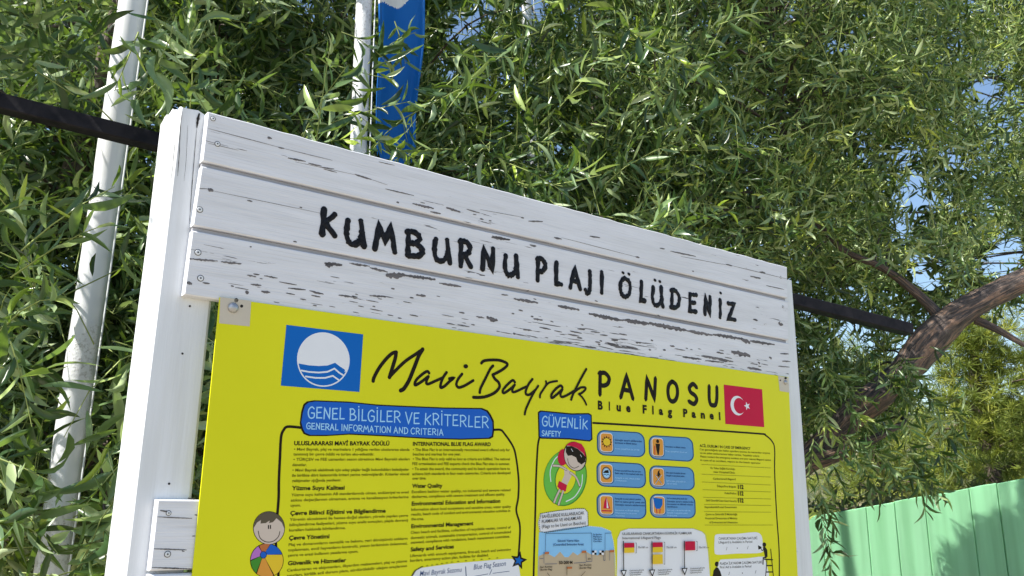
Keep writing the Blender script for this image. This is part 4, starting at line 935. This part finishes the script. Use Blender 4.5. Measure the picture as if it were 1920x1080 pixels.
def raw_mesh(name, V, F, T, mat):
    me = bpy.data.meshes.new(name); me.vertices.add(len(V)); me.vertices.foreach_set('co', V.astype(np.float32).ravel())
    nf, k = F.shape; me.loops.add(nf * k); me.loops.foreach_set('vertex_index', F.astype(np.int32).ravel())
    me.polygons.add(nf); me.polygons.foreach_set('loop_start', np.arange(0, nf * k, k, dtype=np.int32))
    me.polygons.foreach_set('use_smooth', np.ones(nf, bool))
    if T is not None:
        a = me.attributes.new('tint', 'FLOAT', 'POINT'); a.data.foreach_set('value', T.astype(np.float32))
    me.update(calc_edges=True); me.materials.append(mat); return me
def tubes_mesh(name, A, B, ra, rb, mat, sag=.06, seg=3):
    "many thin three-sided twigs from A to B"
    n = len(A); D = B - A; ln = np.linalg.norm(D, axis=1, keepdims=True); Dn = D / ln
    h = np.cross(Dn, rng.normal(size=(n, 3))); h /= np.linalg.norm(h, axis=1, keepdims=True); g2 = np.cross(Dn, h)
    V = np.zeros((n, seg + 1, 3, 3)); bend = rng.normal(size=(n, 3)) * ln * .05
    for i in range(seg + 1):
        t_ = i / seg; c = A + D * t_ + bend * math.sin(math.pi * t_); c[:, 2] += sag * ln[:, 0] * math.sin(math.pi * t_)
        r_ = (ra + (rb - ra) * t_)[:, None] if hasattr(ra, 'shape') else ra + (rb - ra) * t_
        for k in range(3): a = 2 * math.pi * k / 3; V[:, i, k] = c + (h * math.cos(a) + g2 * math.sin(a)) * r_
    F = []
    for i in range(seg):
        for k in range(3): k2 = (k + 1) % 3; F.append((i * 3 + k, i * 3 + k2, (i + 1) * 3 + k2, (i + 1) * 3 + k))
    F = (np.array(F)[None] + (np.arange(n) * (seg + 1) * 3)[:, None, None]).reshape(-1, 4)
    return raw_mesh(name, V.reshape(-1, 3), F, None, mat)

GAPS = [(862, 60, 36), (935, 145, 24), (1700, 285, 26), (1610, 275, 20), (1722, 385, 42), (1790, 300, 26), (1852, 175, 34), (1738, 515, 46), (1885, 480, 52), (1600, 640, 42), (570, 8, 26), (1000, 15, 30), (1570, 92, 26), (640, 15, 22), (1655, 690, 26), (835, 130, 26), (1690, 440, 22), (900, 25, 30), (1480, 40, 15)]
FN = np.array([-fdir[1], fdir[0], 0]) / flen
def fence_lit(P):
    t_ = ((FL - P) @ FN) / (SUN @ FN)                  # P + SUN*t hits the fence plane with t<0 when P is sunward of it
    H = P + SUN[None] * t_[:, None]; px, py = proj(H); jig = 14 * np.sin(H[:, 0] * 23) + 12 * np.sin(H[:, 2] * 31 + H[:, 0] * 9)
    lit = (px > 1400) & (H[:, 2] > .5) & (((px < 1800 - np.maximum(0, py - 960) * .45 + jig)) | ((py < 950 + jig * .6) & (px < 1900)))
    return lit & (t_ < 0)
def keep(P, front_ok=False, s=1.0):
    "s scales the random thinning: 1 for whole twigs, less for their single leaves"
    px, py = proj(P); k = np.ones(len(P), bool); r_ = rng.random(len(P))
    q = P - FOOT; a = q @ HD; d = q @ BK
    k &= ~((d < .19) & (a > -.05))                       # the board, its posts and the rail stay clear
    k &= ~((d < .17) & (a > -2) & (P[:, 2] > 1.3))
    for gx, gy, gr in GAPS: k &= ~((np.hypot(px - gx, py - gy) < gr * .85) & (r_ < .9 * s))
    dl = np.abs((px - 1520) * .66 + (py - 862) * .75)
    k &= ~((px > 1500) & (px < 1930) & (dl < 46) & (P[:, 1] < 4.15) & (r_ < .62 * s) & ~np.array(front_ok))
    tq = (9.3 - P[:, 1]) / SUN[1]; H = P + SUN[None] * tq[:, None]; k &= ~((tq < 0) & (P[:, 1] < 9) & (H[:, 0] > 3.6) & (H[:, 0] < 8) & (H[:, 2] > 1.2) & (H[:, 2] < 4.2) & (r_ < .9 * s))
    fr_ = np.zeros(len(P), bool) | np.array(front_ok)
    for (b_, d_, rr) in ((b1, d1, .085), (b2, d2, .06), (b3, d3, .05)):
        c = b_[None] + d_[None] * P[:, 2:3]; k &= np.hypot(P[:, 0] - c[:, 0], P[:, 1] - c[:, 1]) > rr
    k &= ~((P[:, 0] > fo[0] - .08) & (P[:, 0] < fo[0] + wf + .06) & (abs(P[:, 1] - fo[1]) < .12) & (P[:, 2] > zb - .1))
    qd = P - RL_; tt_ = np.clip((qd @ rd_) / (rd_ @ rd_), 0, 1.48); k &= np.linalg.norm(qd - tt_[:, None] * rd_, axis=1) > .055
    k &= ~((px < 330) & (abs(py - (193 + .245 * px)) < 42) & (P[:, 1] < 2.3) & (rng.random(len(P)) < .9 * s))
    r2 = rng.random(len(P))
    k &= ~((px > 652) & (px < 812) & (py < 330) & (P[:, 1] < 3.15) & (r2 < (.72 - .35 * (py > 200)) * s) & ~fr_)
    k &= ~((px > 70) & (px < 270) & (abs(px - (249 - .132 * py)) < 46) & (P[:, 1] < 2.6) & (r2 < .88 * s) & ~fr_)
    k &= ~((px > 968) & (px < 1006) & (py < 40) & (P[:, 1] < 5.1) & (r2 < .85 * s))
    k &= ~(fence_lit(P) & (r2 < .985))
    sp_ = np.array([-SUN[1], SUN[0]]) / np.hypot(SUN[0], SUN[1]); sh_ = np.hypot(SUN[0], SUN[1])
    for (b_, d_, wd_, pr, z0_, z1_) in ((b1, d1, .10, .82, 1.7, 3.6), (b2 + np.array([.12, 0, 0]), d2, .17, .6, 2.3, 4.2)):
        dx = P[:, 0] - (b_[0] + d_[0] * 2.6); dy = P[:, 1] - (b_[1] + d_[1] * 2.6)
        al_ = (dx * SUN[0] + dy * SUN[1]) / sh_; ht = P[:, 2] - al_ / sh_ * SUN[2]
        k &= ~((np.abs(dx * sp_[0] + dy * sp_[1]) < wd_) & (al_ > 0) & (ht > z0_) & (ht < z1_) & (rng.random(len(P)) < pr * s))
    # the view under the leaning limb stays open to the pines and the fence
    low = (px > 1690) & (py > 640) | (px > 1480) & (py > 880) | (px > 1800) & (py > 585)
    k &= ~(low & (r2 < .90 * s) & ~np.array(front_ok))
    return k
def spray(centers, rad, ntw, nleaf, tl=(.25, .5), up=.32, out=.5, ox=None):
    "twigs round cluster centres: start, end"
    C_ = np.repeat(centers, ntw, axis=0); n = len(C_)
    v = rng.normal(size=(n, 3)); v /= np.linalg.norm(v, axis=1, keepdims=True); rr = rad * rng.random((n, 1)) ** .5
    A = C_ + v * rr * [1, 1, .8]
    d = v * out + rng.normal(size=(n, 3)) * .55 + [0, 0, up]; d /= np.linalg.norm(d, axis=1, keepdims=True)
    return A, A + d * rng.uniform(*tl, (n, 1))
def twig_leaves(A, B, nleaf, ll, wr, tilt=(-.08)):
    n = len(A); t_ = (np.arange(nleaf)[None] + rng.random((n, nleaf)) * .6) / nleaf; D = B - A; ln = np.linalg.norm(D, axis=1)
    Dn = D / ln[:, None]; h = np.cross(Dn, rng.normal(size=(n, 3))); h /= np.linalg.norm(h, axis=1, keepdims=True); g2 = np.cross(Dn, h)
    ang = (np.arange(nleaf) * 2.4)[None] + rng.normal(size=(n, nleaf)) * .4
    P = A[:, None] + D[:, None] * t_[..., None]; P[..., 2] += (.06 * ln)[:, None] * np.sin(np.pi * t_)
    side = h[:, None] * np.cos(ang)[..., None] + g2[:, None] * np.sin(ang)[..., None]
    LD = Dn[:, None] * rng.uniform(.35, .95, (n, nleaf, 1)) + side * .75; LD[..., 2] += tilt + rng.normal(size=(n, nleaf)) * .12
    NN = rng.normal(size=(n, nleaf, 3)) * .8 + Dn[:, None] * .6
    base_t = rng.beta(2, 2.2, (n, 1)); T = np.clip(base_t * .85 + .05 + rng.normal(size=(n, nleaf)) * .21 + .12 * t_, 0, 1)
    young = rng.random((n, nleaf)) < .035; T = np.where(young, rng.uniform(.85, 1, (n, nleaf)), T)
    Ln = ll[0] * .7 + (ll[1] - ll[0] * .7) * rng.beta(1.6, 1.9, (n, nleaf)); Ln = Ln *  (1 - .35 * np.abs(t_ - .4)); W = Ln * rng.uniform(wr[0], wr[1], (n, nleaf))
    return P.reshape(-1, 3), LD.reshape(-1, 3), NN.reshape(-1, 3), Ln.ravel(), W.ravel(), T.ravel()
def region(n, px, py, Y, rej=None):
    out = []
    while len(out) < n:
        x, y = rnd.uniform(*px), rnd.uniform(*py); yy = Y[0] + (Y[1] - Y[0]) * rnd.random() ** .9
        if rej and rej(x, y, yy): continue
        P = at(x, y, yy)
        if P[2] < .15: continue
        out.append(P)
    return np.array(out)

leaf_variants = []
for k in range(12):
    tint = np.full(1, [.1, .25, .4, .5, .6, .75, .35, .55, .2, .95, .45, .65][k])
    leaf_variants.append(leaves_mesh('leaf', np.zeros((1, 3)), np.array([[1., 0, 0]]), np.array([[0, 0, 1.]]), np.ones(1), np.full(1, .15), tint, [TPL_HI[k % 7]], LEAF))
def grow(root_name, base, label, trunk_paths, clusters, ntw, nleaf, ll, wr, group, rad=.3, extra=None, bark=None, mat=None, singles=300, cat='tree', twl=(.25, .5)):
    o = tag(empty(root_name, tuple(base)), label, cat, group); b0 = np.array(base, float)
    bark = bark or BARKG; mat = mat or LEAF; limb_pts = []
    for i, (pts, rads) in enumerate(trunk_paths):
        pp = [np.array(p, float) for p in pts]; pc = catmull(pp, 5); rc = np.interp(np.linspace(0, len(rads) - 1, len(pc)), range(len(rads)), rads)
        q_ = [pc[0]]; r_q = [rc[0]]
        for a_, b_, r0_, r1_ in zip(pc[:-1], pc[1:], rc[:-1], rc[1:]):
            for k in (1, 2, 3): q_.append(a_ + (b_ - a_) * k / 3); r_q.append(r0_ + (r1_ - r0_) * k / 3)
        ns = 22; mb = MB(); mb.tube([p - b0 for p in q_], r_q, ns); gv = []; s_len = 0.0
        for vi in range(len(mb.v)):
            ri = vi // ns; v = Vector(mb.v[vi]); c = Vector(q_[ri] - b0)
            if vi % ns == 0 and ri: s_len += float(np.linalg.norm(q_[ri] - q_[ri - 1]))
            an = 2 * math.pi * (vi % ns) / ns; g_ = Vector((math.cos(an), math.sin(an), s_len)); gv.append(g_ + Vector((i * 7, 0, 0)))
            ridge = noise.noise(Vector((g_.x * 2.6, g_.y * 2.6, s_len * 2.0))); e = noise.noise(v * 4) * .22 + (abs(ridge) * -.28 + .08) + noise.noise(v * 22) * .06
            mb.v[vi] = tuple(c + (v - c) * (1 + e))
        ob_ = mb.build('trunk' if i == 0 else 'limb', bark, o, True); at_ = ob_.data.attributes.new('grain', 'FLOAT_VECTOR', 'POINT'); at_.data.foreach_set('vector', np.array(gv, dtype=np.float32).ravel()); limb_pts += [p for p in pc[len(pc) // 4:]]
    limb_pts = np.array(limb_pts)
    # branches from the nearest limb point to every cluster
    d2 = ((clusters[:, None] - limb_pts[None]) ** 2).sum(-1); j = d2.argmin(1); st = limb_pts[j]
    m1 = st + (clusters - st) * .5; m1[:, 2] += .1
    far_ = np.sqrt(d2.min(1)); ok = far_ > .05
    kb = ok & keep(m1) & keep(st + (clusters - st) * .25) & keep(st + (clusters - st) * .75) & keep(clusters)
    me = tubes_mesh('branches', (st - b0)[kb], (clusters - b0)[kb], .005 + .004 * far_[kb], .003 + 0 * far_[kb], bark, .12, 6)
    bo = bpy.data.objects.new('branch', me); col.objects.link(bo); bo.parent = o; tag(bo, kind='stuff')
    A, B = spray(clusters, rad, ntw, nleaf, twl)
    if extra is not None: A = np.concatenate([A, extra[0]]); B = np.concatenate([B, extra[1]])
    nx = 0 if extra is None else len(extra[0]); fr = np.zeros(len(A), bool)
    if nx: fr[-nx:] = True
    kt = keep((A + B) / 2, fr) & keep(A, fr, .6) & keep(B, fr, .6); A, B, fr = A[kt], B[kt], fr[kt]
    me = tubes_mesh('twigs', A - b0, B - b0, .0026, .0011, TWIG); to = bpy.data.objects.new('twig', me); col.objects.link(to); to.parent = o; tag(to, kind='stuff')
    P, D, NN, ln, wd, T = twig_leaves(A, B, nleaf, ll, wr)
    frl = np.repeat(fr, nleaf); kk = keep(P, frl, .45) & keep(P + D / np.linalg.norm(D, axis=1, keepdims=True) * ln[:, None], frl, .3)
    P, D, NN, ln, wd, T = P[kk], D[kk], NN[kk], ln[kk], wd[kk], T[kk]
    # the largest-looking ones are objects of their own
    px, py = proj(P); dist = np.linalg.norm(P - CAM, axis=1); Dn, S, U = basis(D, NN)
    view = (P - CAM) / dist[:, None]; size = ln * np.linalg.norm(np.cross(Dn, view), axis=1) / dist
    behind = (px > 330) & (px < 1500) & (py > 215 + (px - 390) * .27)
    size = np.where((px < 0) | (px > 1920) | (py < 0) | (py > 1080) | behind, 0, size)
    idx = np.argsort(-size)[:singles]; mask = np.zeros(len(P), bool); mask[idx] = True
    for i in idx:
        l_ = bpy.data.objects.new('leaf', leaf_variants[min(11, int(rnd.random() * 12))]); col.objects.link(l_); l_.parent = o
        M = Matrix.Identity(4)
        for r_ in range(3): M[r_][0] = Dn[i][r_] * ln[i]; M[r_][1] = S[i][r_] * wd[i] / .15; M[r_][2] = U[i][r_] * ln[i]; M[r_][3] = P[i][r_] - b0[r_]
        l_.matrix_basis = M
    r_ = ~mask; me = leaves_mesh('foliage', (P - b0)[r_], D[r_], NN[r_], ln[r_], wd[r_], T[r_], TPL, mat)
    fo_ = bpy.data.objects.new('foliage', me); col.objects.link(fo_); fo_.parent = o; tag(fo_, kind='stuff')
    print(label, 'leaves', len(P)); return o

def sprays(lst):
    "hand-placed twigs: (px,py,Y) -> (px,py,Y)"
    A, B = [], []
    for a, b in lst: A.append(at(*a)); B.append(at(*b))
    return np.array(A), np.array(B)
GRP = 'willow-leaved acacia trees behind the notice board'
fence_shade = None
cl0 = np.array([[-1.8 + rnd.uniform(-.35, .3), 1.75 + rnd.uniform(-.3, .5), rnd.uniform(2.25, 3.5)] for _ in range(7)])  # leaf clusters out of view to the left, added to shade the pole
cl1 = region(150, (-260, 640), (-230, 1180), (2.35, 4.3), lambda x, y, Y: (Y < 2.6 and x > 330))
cl1 = np.concatenate([cl1, cl0, region(18, (-500, 300), (-760, -230), (2.2, 3.6))])  # last region: unseen clusters overhead, added to shade the leaves below
ex1 = sprays([((300, 800, 1.93), (150, 960, 1.9)), ((280, 880, 1.93), (150, 1070, 1.9)),((20, 520, 1.95), (200, 420, 1.9)), ((40, 470, 1.95), (215, 350, 1.92)), ((0, 620, 1.95), (110, 560, 1.9)), ((-30, 690, 1.9), (100, 700, 1.85)),
              ((300, 640, 1.95), (120, 820, 1.9)), ((290, 700, 1.95), (170, 900, 1.9)), ((0, 900, 1.9), (110, 1040, 1.85)), ((20, 640, 1.85), (60, 800, 1.85)), ((260, 60, 1.95), (215, 170, 1.95)), ((330, 30, 2.0), (250, 200, 1.98)),
              ((-60, 420, 1.9), (90, 380, 1.9)), ((-40, 850, 1.85), (90, 900, 1.85)), ((-20, 980, 1.85), (70, 1000, 1.85))])
grow('acacia_tree', at(-250, 900, 3.4) * [1, 1, 0], 'broad leaved acacia tree filling the left side behind the white flagpole',
     [([at(-250, 900, 3.4) * [1, 1, 0], at(-200, 1100, 3.4), at(-60, 800, 3.3), at(100, 450, 3.2), at(200, 100, 3.2), at(260, -150, 3.2)], [.10, .085, .07, .05, .035, .02]),
      ([at(-60, 800, 3.3), at(150, 640, 3.4), at(330, 350, 3.5), at(430, 60, 3.4)], [.05, .04, .03, .015]), ([at(-200, 1100, 3.4), at(50, 980, 3.1), at(220, 820, 3.0)], [.05, .035, .015])],
     cl1, 22, 12, (.10, .17), (.15, .22), GRP, .26, ex1)
cl2 = region(140, (430, 1330), (-250, 640), (3.05, 5.4), lambda x, y, Y: (x < 560 and Y < 3.4))
cl2 = np.concatenate([cl2, region(26, (100, 1300), (-760, -230), (2.7, 4.3))])  # unseen clusters above the view, added to darken the crown with shade
ex2 = sprays([((860, 140, 2.9), (760, 250, 2.85)), ((620, 230, 2.6), (770, 190, 2.6)), ((690, 120, 2.85), (780, 60, 2.85)), ((850, 280, 2.75), (740, 300, 2.7)), ((590, 180, 2.6), (690, 230, 2.6)), ((700, 260, 2.65), (780, 300, 2.6)),((1010, 60, 2.9), (880, 160, 2.85)), ((880, 160, 2.85), (800, 200, 2.8)), ((790, 205, 2.8), (690, 290, 2.75)), ((960, 250, 2.9), (860, 330, 2.85)), ((640, 60, 2.8), (740, 130, 2.8)), ((560, 280, 2.5), (700, 260, 2.5)), ((600, 110, 2.8), (680, 180, 2.8)), ((740, 40, 2.9), (760, 120, 2.9)),
              ((1050, 200, 2.9), (1130, 90, 2.9)), ((1260, 440, 2.9), (1290, 400, 2.85)), ((1210, 430, 2.9), (1270, 400, 2.9)), ((620, 120, 2.7), (740, 150, 2.65)), ((820, 230, 2.75), (900, 130, 2.8))])
grow('acacia_tree', (.25, 4.6, 0), 'densest acacia tree, its sprays crossing the blue flag above the board',
     [([(.25, 4.6, 0), (.3, 4.55, 1.5), (.25, 4.5, 2.4), (.45, 4.6, 3.3), (.5, 4.7, 4.6)], [.12, .10, .06, .03, .01]), ([(.3, 4.55, 1.5), (.6, 4.4, 2.5), (.9, 4.2, 3.3), (1.0, 4.2, 4.2)], [.06, .04, .02, .008]), ([(.15, 4.4, 2.6), (-.5, 4.0, 3.1), (-.8, 3.9, 3.9)], [.045, .03, .015])],
     cl2, 22, 12, (.095, .16), (.14, .215), GRP, .27, ex2)
cl3 = region(330, (1080, 2150), (-260, 600), (3.7, 6.2), lambda x, y, Y: (x > 1720 and y > 530) or (x < 1480 and y > 520))
low3 = region(26, (1490, 1720), (560, 860), (4.3, 5.0), lambda x, y, Y: x > 1640 and y < 620 and y > 560)
cl3 = np.concatenate([cl3, low3, region(22, (900, 2000), (-720, -230), (3.0, 5.0))])  # last region lies above the view, added to cast shade downward
ex3l = []
for _ in range(52):
    x = rnd.uniform(1520, 1860); y = rnd.uniform(640, 850); ex3l.append(((x, y, 3.9), (x + rnd.uniform(-10, 70), y + rnd.uniform(20, 70), 3.85)))
for _ in range(9):
    x = rnd.uniform(1640, 1715); y = rnd.uniform(670, 720); ex3l.append(((x, y, 3.85), (x + rnd.uniform(-30, 50), y + rnd.uniform(20, 60), 3.8)))
for x, y, x2, y2 in ((1530, 930, 1570, 1000), (1535, 960, 1560, 1040), (1640, 850, 1700, 920), (1690, 880, 1760, 930), (1790, 880, 1830, 915), (1620, 880, 1650, 950), (1740, 900, 1775, 935), (1560, 870, 1590, 940), (1600, 860, 1640, 900), (1660, 860, 1680, 910), (1700, 850, 1750, 905), (1760, 850, 1800, 900), (1545, 1000, 1560, 1070), (1535, 900, 1550, 980), (1720, 880, 1735, 960)): ex3l.append(((x, y, 3.8), (x2, y2, 3.75)))
ex3l += [((1300, 170, 3.5), (1180, 260, 3.4)), ((1560, 230, 3.5), (1440, 290, 3.45)), ((1700, 210, 3.5), (1560, 240, 3.5)), ((1400, 330, 3.5), (1440, 380, 3.45)), ((1850, 80, 3.5), (1700, 60, 3.4)), ((1900, 30, 3.4), (1800, 5, 3.4)), ((1290, 80, 3.4), (1200, 150, 3.4))]
ex3 = sprays(ex3l)
T3b = np.array([.75, 4.1, 0.0])
lm = [at(1520, 856, 4.15), at(1600, 778, 4.12), at(1685, 706, 4.1), at(1740, 640, 4.08), at(1800, 590, 4.05), at(1880, 545, 4.05), at(1970, 505, 4.05), at(2120, 430, 4.1), at(2300, 250, 4.2), at(2350, -50, 4.4)]
grow('acacia_tree', tuple(T3b), 'acacia tree with a thick leaning reddish limb above the green fence',
     [([T3b, T3b + [.03, 0, .6], at(1400, 960, 4.15)] + lm, [.15, .13, .09, .056, .060, .074, .082, .068, .060, .056, .054, .05, .03]),
      ([at(1400, 960, 4.15), at(1500, 880, 4.1), at(1570, 852, 4.05), at(1640, 822, 4.0), at(1700, 790, 4.1)], [.045, .036, .034, .020, .006]),
      ([at(1770, 610, 4.08), at(1740, 570, 4.1), at(1660, 505, 4.15), at(1560, 450, 4.2), at(1480, 300, 4.3), at(1450, 60, 4.4)], [.034, .024, .018, .014, .010, .006]),
      ([at(1830, 600, 4.05), at(1870, 618, 4.0), at(1925, 650, 3.95)], [.022, .018, .008])],
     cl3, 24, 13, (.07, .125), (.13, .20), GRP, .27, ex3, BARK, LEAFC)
# two more acacias further back close the view
def backtree(label, px, py, Y, n, base, g_rej=None):
    cl = region(n, px, py, Y, g_rej)
    c = cl.mean(0)
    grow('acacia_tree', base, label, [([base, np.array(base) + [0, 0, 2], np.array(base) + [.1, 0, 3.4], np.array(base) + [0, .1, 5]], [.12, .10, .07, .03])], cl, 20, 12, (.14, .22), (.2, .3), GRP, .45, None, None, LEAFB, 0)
backtree('dark acacia tree standing furthest back behind the left flagpole', (-400, 760), (-300, 1150), (5.0, 7.2), 150, (-2.6, 6.4, 0))
backtree('dark acacia tree standing furthest back behind the middle of the board', (650, 1560), (-300, 900), (6.2, 8.2), 150, (.6, 7.4, 0), lambda x, y, Y: x > 1400 and y > 560)
backtree('small leaved acacia tree furthest back at the upper right, sky showing through', (1450, 2250), (-300, 560), (6.4, 8.6), 150, (8.6, 9.0, 0))

# pines beyond the fence
def pine(base, H, rad, tufts, label, seedy):
    r2 = np.random.default_rng(seedy); o = tag(empty('pine_tree', base), label, 'tree', 'sunlit pines beyond the fence')
    mb = MB(); mb.tube([(0, 0, 0), (.05, 0, H * .4), (-.05, .05, H * .8), (0, 0, H)], [.13, .10, .06, .015], 10); mb.build('trunk', BARKG, o, True)
    A, B = [], []; C_ = []
    for k in range(34):
        z = H * (.28 + .7 * k / 34); a = k * 2.4; ln = rad * (1.05 - .75 * k / 34) * r2.uniform(.7, 1.1); e = np.array([math.cos(a) * ln, math.sin(a) * ln, z + ln * .25])
        A.append([0, 0, z]); B.append(e)
        for _ in range(tufts // 34): t_ = r2.uniform(.3, 1.0); C_.append(np.array([0, 0, z]) * (1 - t_) + e * t_ + r2.normal(size=3) * .16)
    me = tubes_mesh('branch', np.array(A), np.array(B), .03, .008, BARKG, .05, 4); q = bpy.data.objects.new('branch', me); col.objects.link(q); q.parent = o; tag(q, kind='stuff')
    C_ = np.array(C_); nn = 34; P = np.repeat(C_, nn, 0); d = r2.normal(size=(len(P), 3)) + [0, 0, .5]; T = np.clip(np.repeat(r2.beta(2, 2, len(C_)), nn) + r2.normal(size=len(P)) * .08, 0, 1)
    me = leaves_mesh('needles', P, d, r2.normal(size=d.shape), r2.uniform(.09, .17, len(P)), r2.uniform(.006, .010, len(P)), T, TPS, PINEM)
    q = bpy.data.objects.new('needles', me); col.objects.link(q); q.parent = o; tag(q, kind='stuff')
for px_, Y, H, rad, n, lb in ((1850, 9.5, 3.9, 1.15, 900, 'bright yellow green pine nearest the fence, under the leaning limb'), (1640, 12.5, 4.0, 1.3, 700, 'pale green pine seen through leaves beside the right post'), (2030, 11.0, 4.4, 1.4, 700, 'taller pine at the right edge beyond the fence')):
    b_ = at(px_, 800, Y); pine((b_[0], b_[1], -.1), H, rad, n, lb, px_)
def shrub(base, rx, rz, n, label, seedy):
    r2 = np.random.default_rng(seedy); o = tag(empty('shrub', base), label, 'shrub', 'dry shrubs behind the green fence')
    v = r2.normal(size=(n, 3)); v /= np.linalg.norm(v, axis=1, keepdims=True); rr = r2.random((n, 1)) ** .4
    P = v * rr * [rx, rx * .6, rz] + [0, 0, rz * 1.0]; P += .12 * np.sin(P * 7)[:, [1, 2, 0]]; P = P[P[:, 2] > 0]
    m_ = len(P); T = np.clip(r2.beta(2, 2, m_) + .15 * np.sin(P[:, 0] * 5), 0, 1)
    me = leaves_mesh('foliage', P, r2.normal(size=(m_, 3)), r2.normal(size=(m_, 3)), r2.uniform(.06, .12, m_), r2.uniform(.02, .035, m_), T, TPS, SHRUB)
    q = bpy.data.objects.new('foliage', me); col.objects.link(q); q.parent = o; tag(q, kind='stuff')
    st = MB()
    for k in range(9): a = k * .7; st.tube([(0, 0, 0), (math.cos(a) * rx * .3, math.sin(a) * rx * .2, rz * .8), (math.cos(a) * rx * .6, math.sin(a) * rx * .35, rz * 1.5)], [.03, .02, .006], 6)
    st.build('stem', BARKG, o, True)
for px_, Y, rx, rz, n, lb in ((1600, 8.0, 1.0, .95, 9000, 'dry olive shrub behind the fence beside the right post'), (1790, 7.4, .9, .92, 9000, 'dry olive shrub behind the fence below the leaning limb'), (1985, 7.6, .9, 1.02, 8000, 'dry shrub behind the fence at the right edge')):
    b_ = at(px_, 900, Y); shrub((b_[0], b_[1], -.05), rx, rz, n, lb, px_)
# hillside with its far wood
def hill_mat():
    mt, t, b = nodes('dry_hillside'); lk = t.links.new
    co = N(t, 'ShaderNodeTexCoord'); n = N(t, 'ShaderNodeTexNoise', Scale=.5, Detail=9.0); lk(co.outputs['Object'], n.inputs['Vector'])
    cr = N(t, 'ShaderNodeValToRGB'); cr.color_ramp.elements[0].position = .4; cr.color_ramp.elements[0].color = (.04, .06, .025, 1); cr.color_ramp.elements[1].position = .65; cr.color_ramp.elements[1].color = (.22, .19, .11, 1)
    lk(n.outputs['Fac'], cr.inputs[0]); lk(cr.outputs[0], b.inputs['Base Color']); b.inputs['Roughness'].default_value = .9; return mt
hm = MB(); nx_, ny_ = 70, 24
for j in range(ny_ + 1):
    for i in range(nx_ + 1):
        x = -70 + 160 * i / nx_; y = 22 + 60 * j / ny_; s_ = min(1, j / 14)
        hm.v.append((x, y, -.5 + 7.5 * (s_ * s_ * (3 - 2 * s_)) * (1 + .25 * math.sin(x * .07 + 1)) + 1.1 * noise.noise(Vector((x * .15, y * .15, 2))) * s_))
hm.f = [(j * (nx_ + 1) + i, j * (nx_ + 1) + i + 1, (j + 1) * (nx_ + 1) + i + 1, (j + 1) * (nx_ + 1) + i) for j in range(ny_) for i in range(nx_)]; hm.m = [0] * len(hm.f)
tag(hm.build('hillside', hill_mat(), smooth=True), kind='structure')
r2 = np.random.default_rng(5); nb_ = 420; cx = r2.uniform(-40, 60, nb_); cy = r2.uniform(22, 60, nb_)
hz = -.5 + 7.5 * (lambda s_: s_ * s_ * (3 - 2 * s_))(np.minimum(1, (cy - 22) / 35)) * (1 + .25 * np.sin(cx * .07 + 1))
C_ = np.stack([cx, cy, hz + .6], 1); P = np.repeat(C_, 90, 0); v = r2.normal(size=P.shape); v /= np.linalg.norm(v, axis=1, keepdims=True); P = P + v * r2.random((len(P), 1)) ** .35 * [1.5, 1.5, 1.3]
T = np.clip(np.repeat(r2.random(nb_), 90) * .7 + r2.random(len(P)) * .25, 0, 1)
me = leaves_mesh('wood', P, r2.normal(size=P.shape), r2.normal(size=P.shape), r2.uniform(.4, .8, len(P)), r2.uniform(.25, .4, len(P)), T, TPS, SHRUB)
q = bpy.data.objects.new('distant_wood', me); col.objects.link(q); tag(q, 'far wooded slope seen through the leaves', None, None, 'stuff')
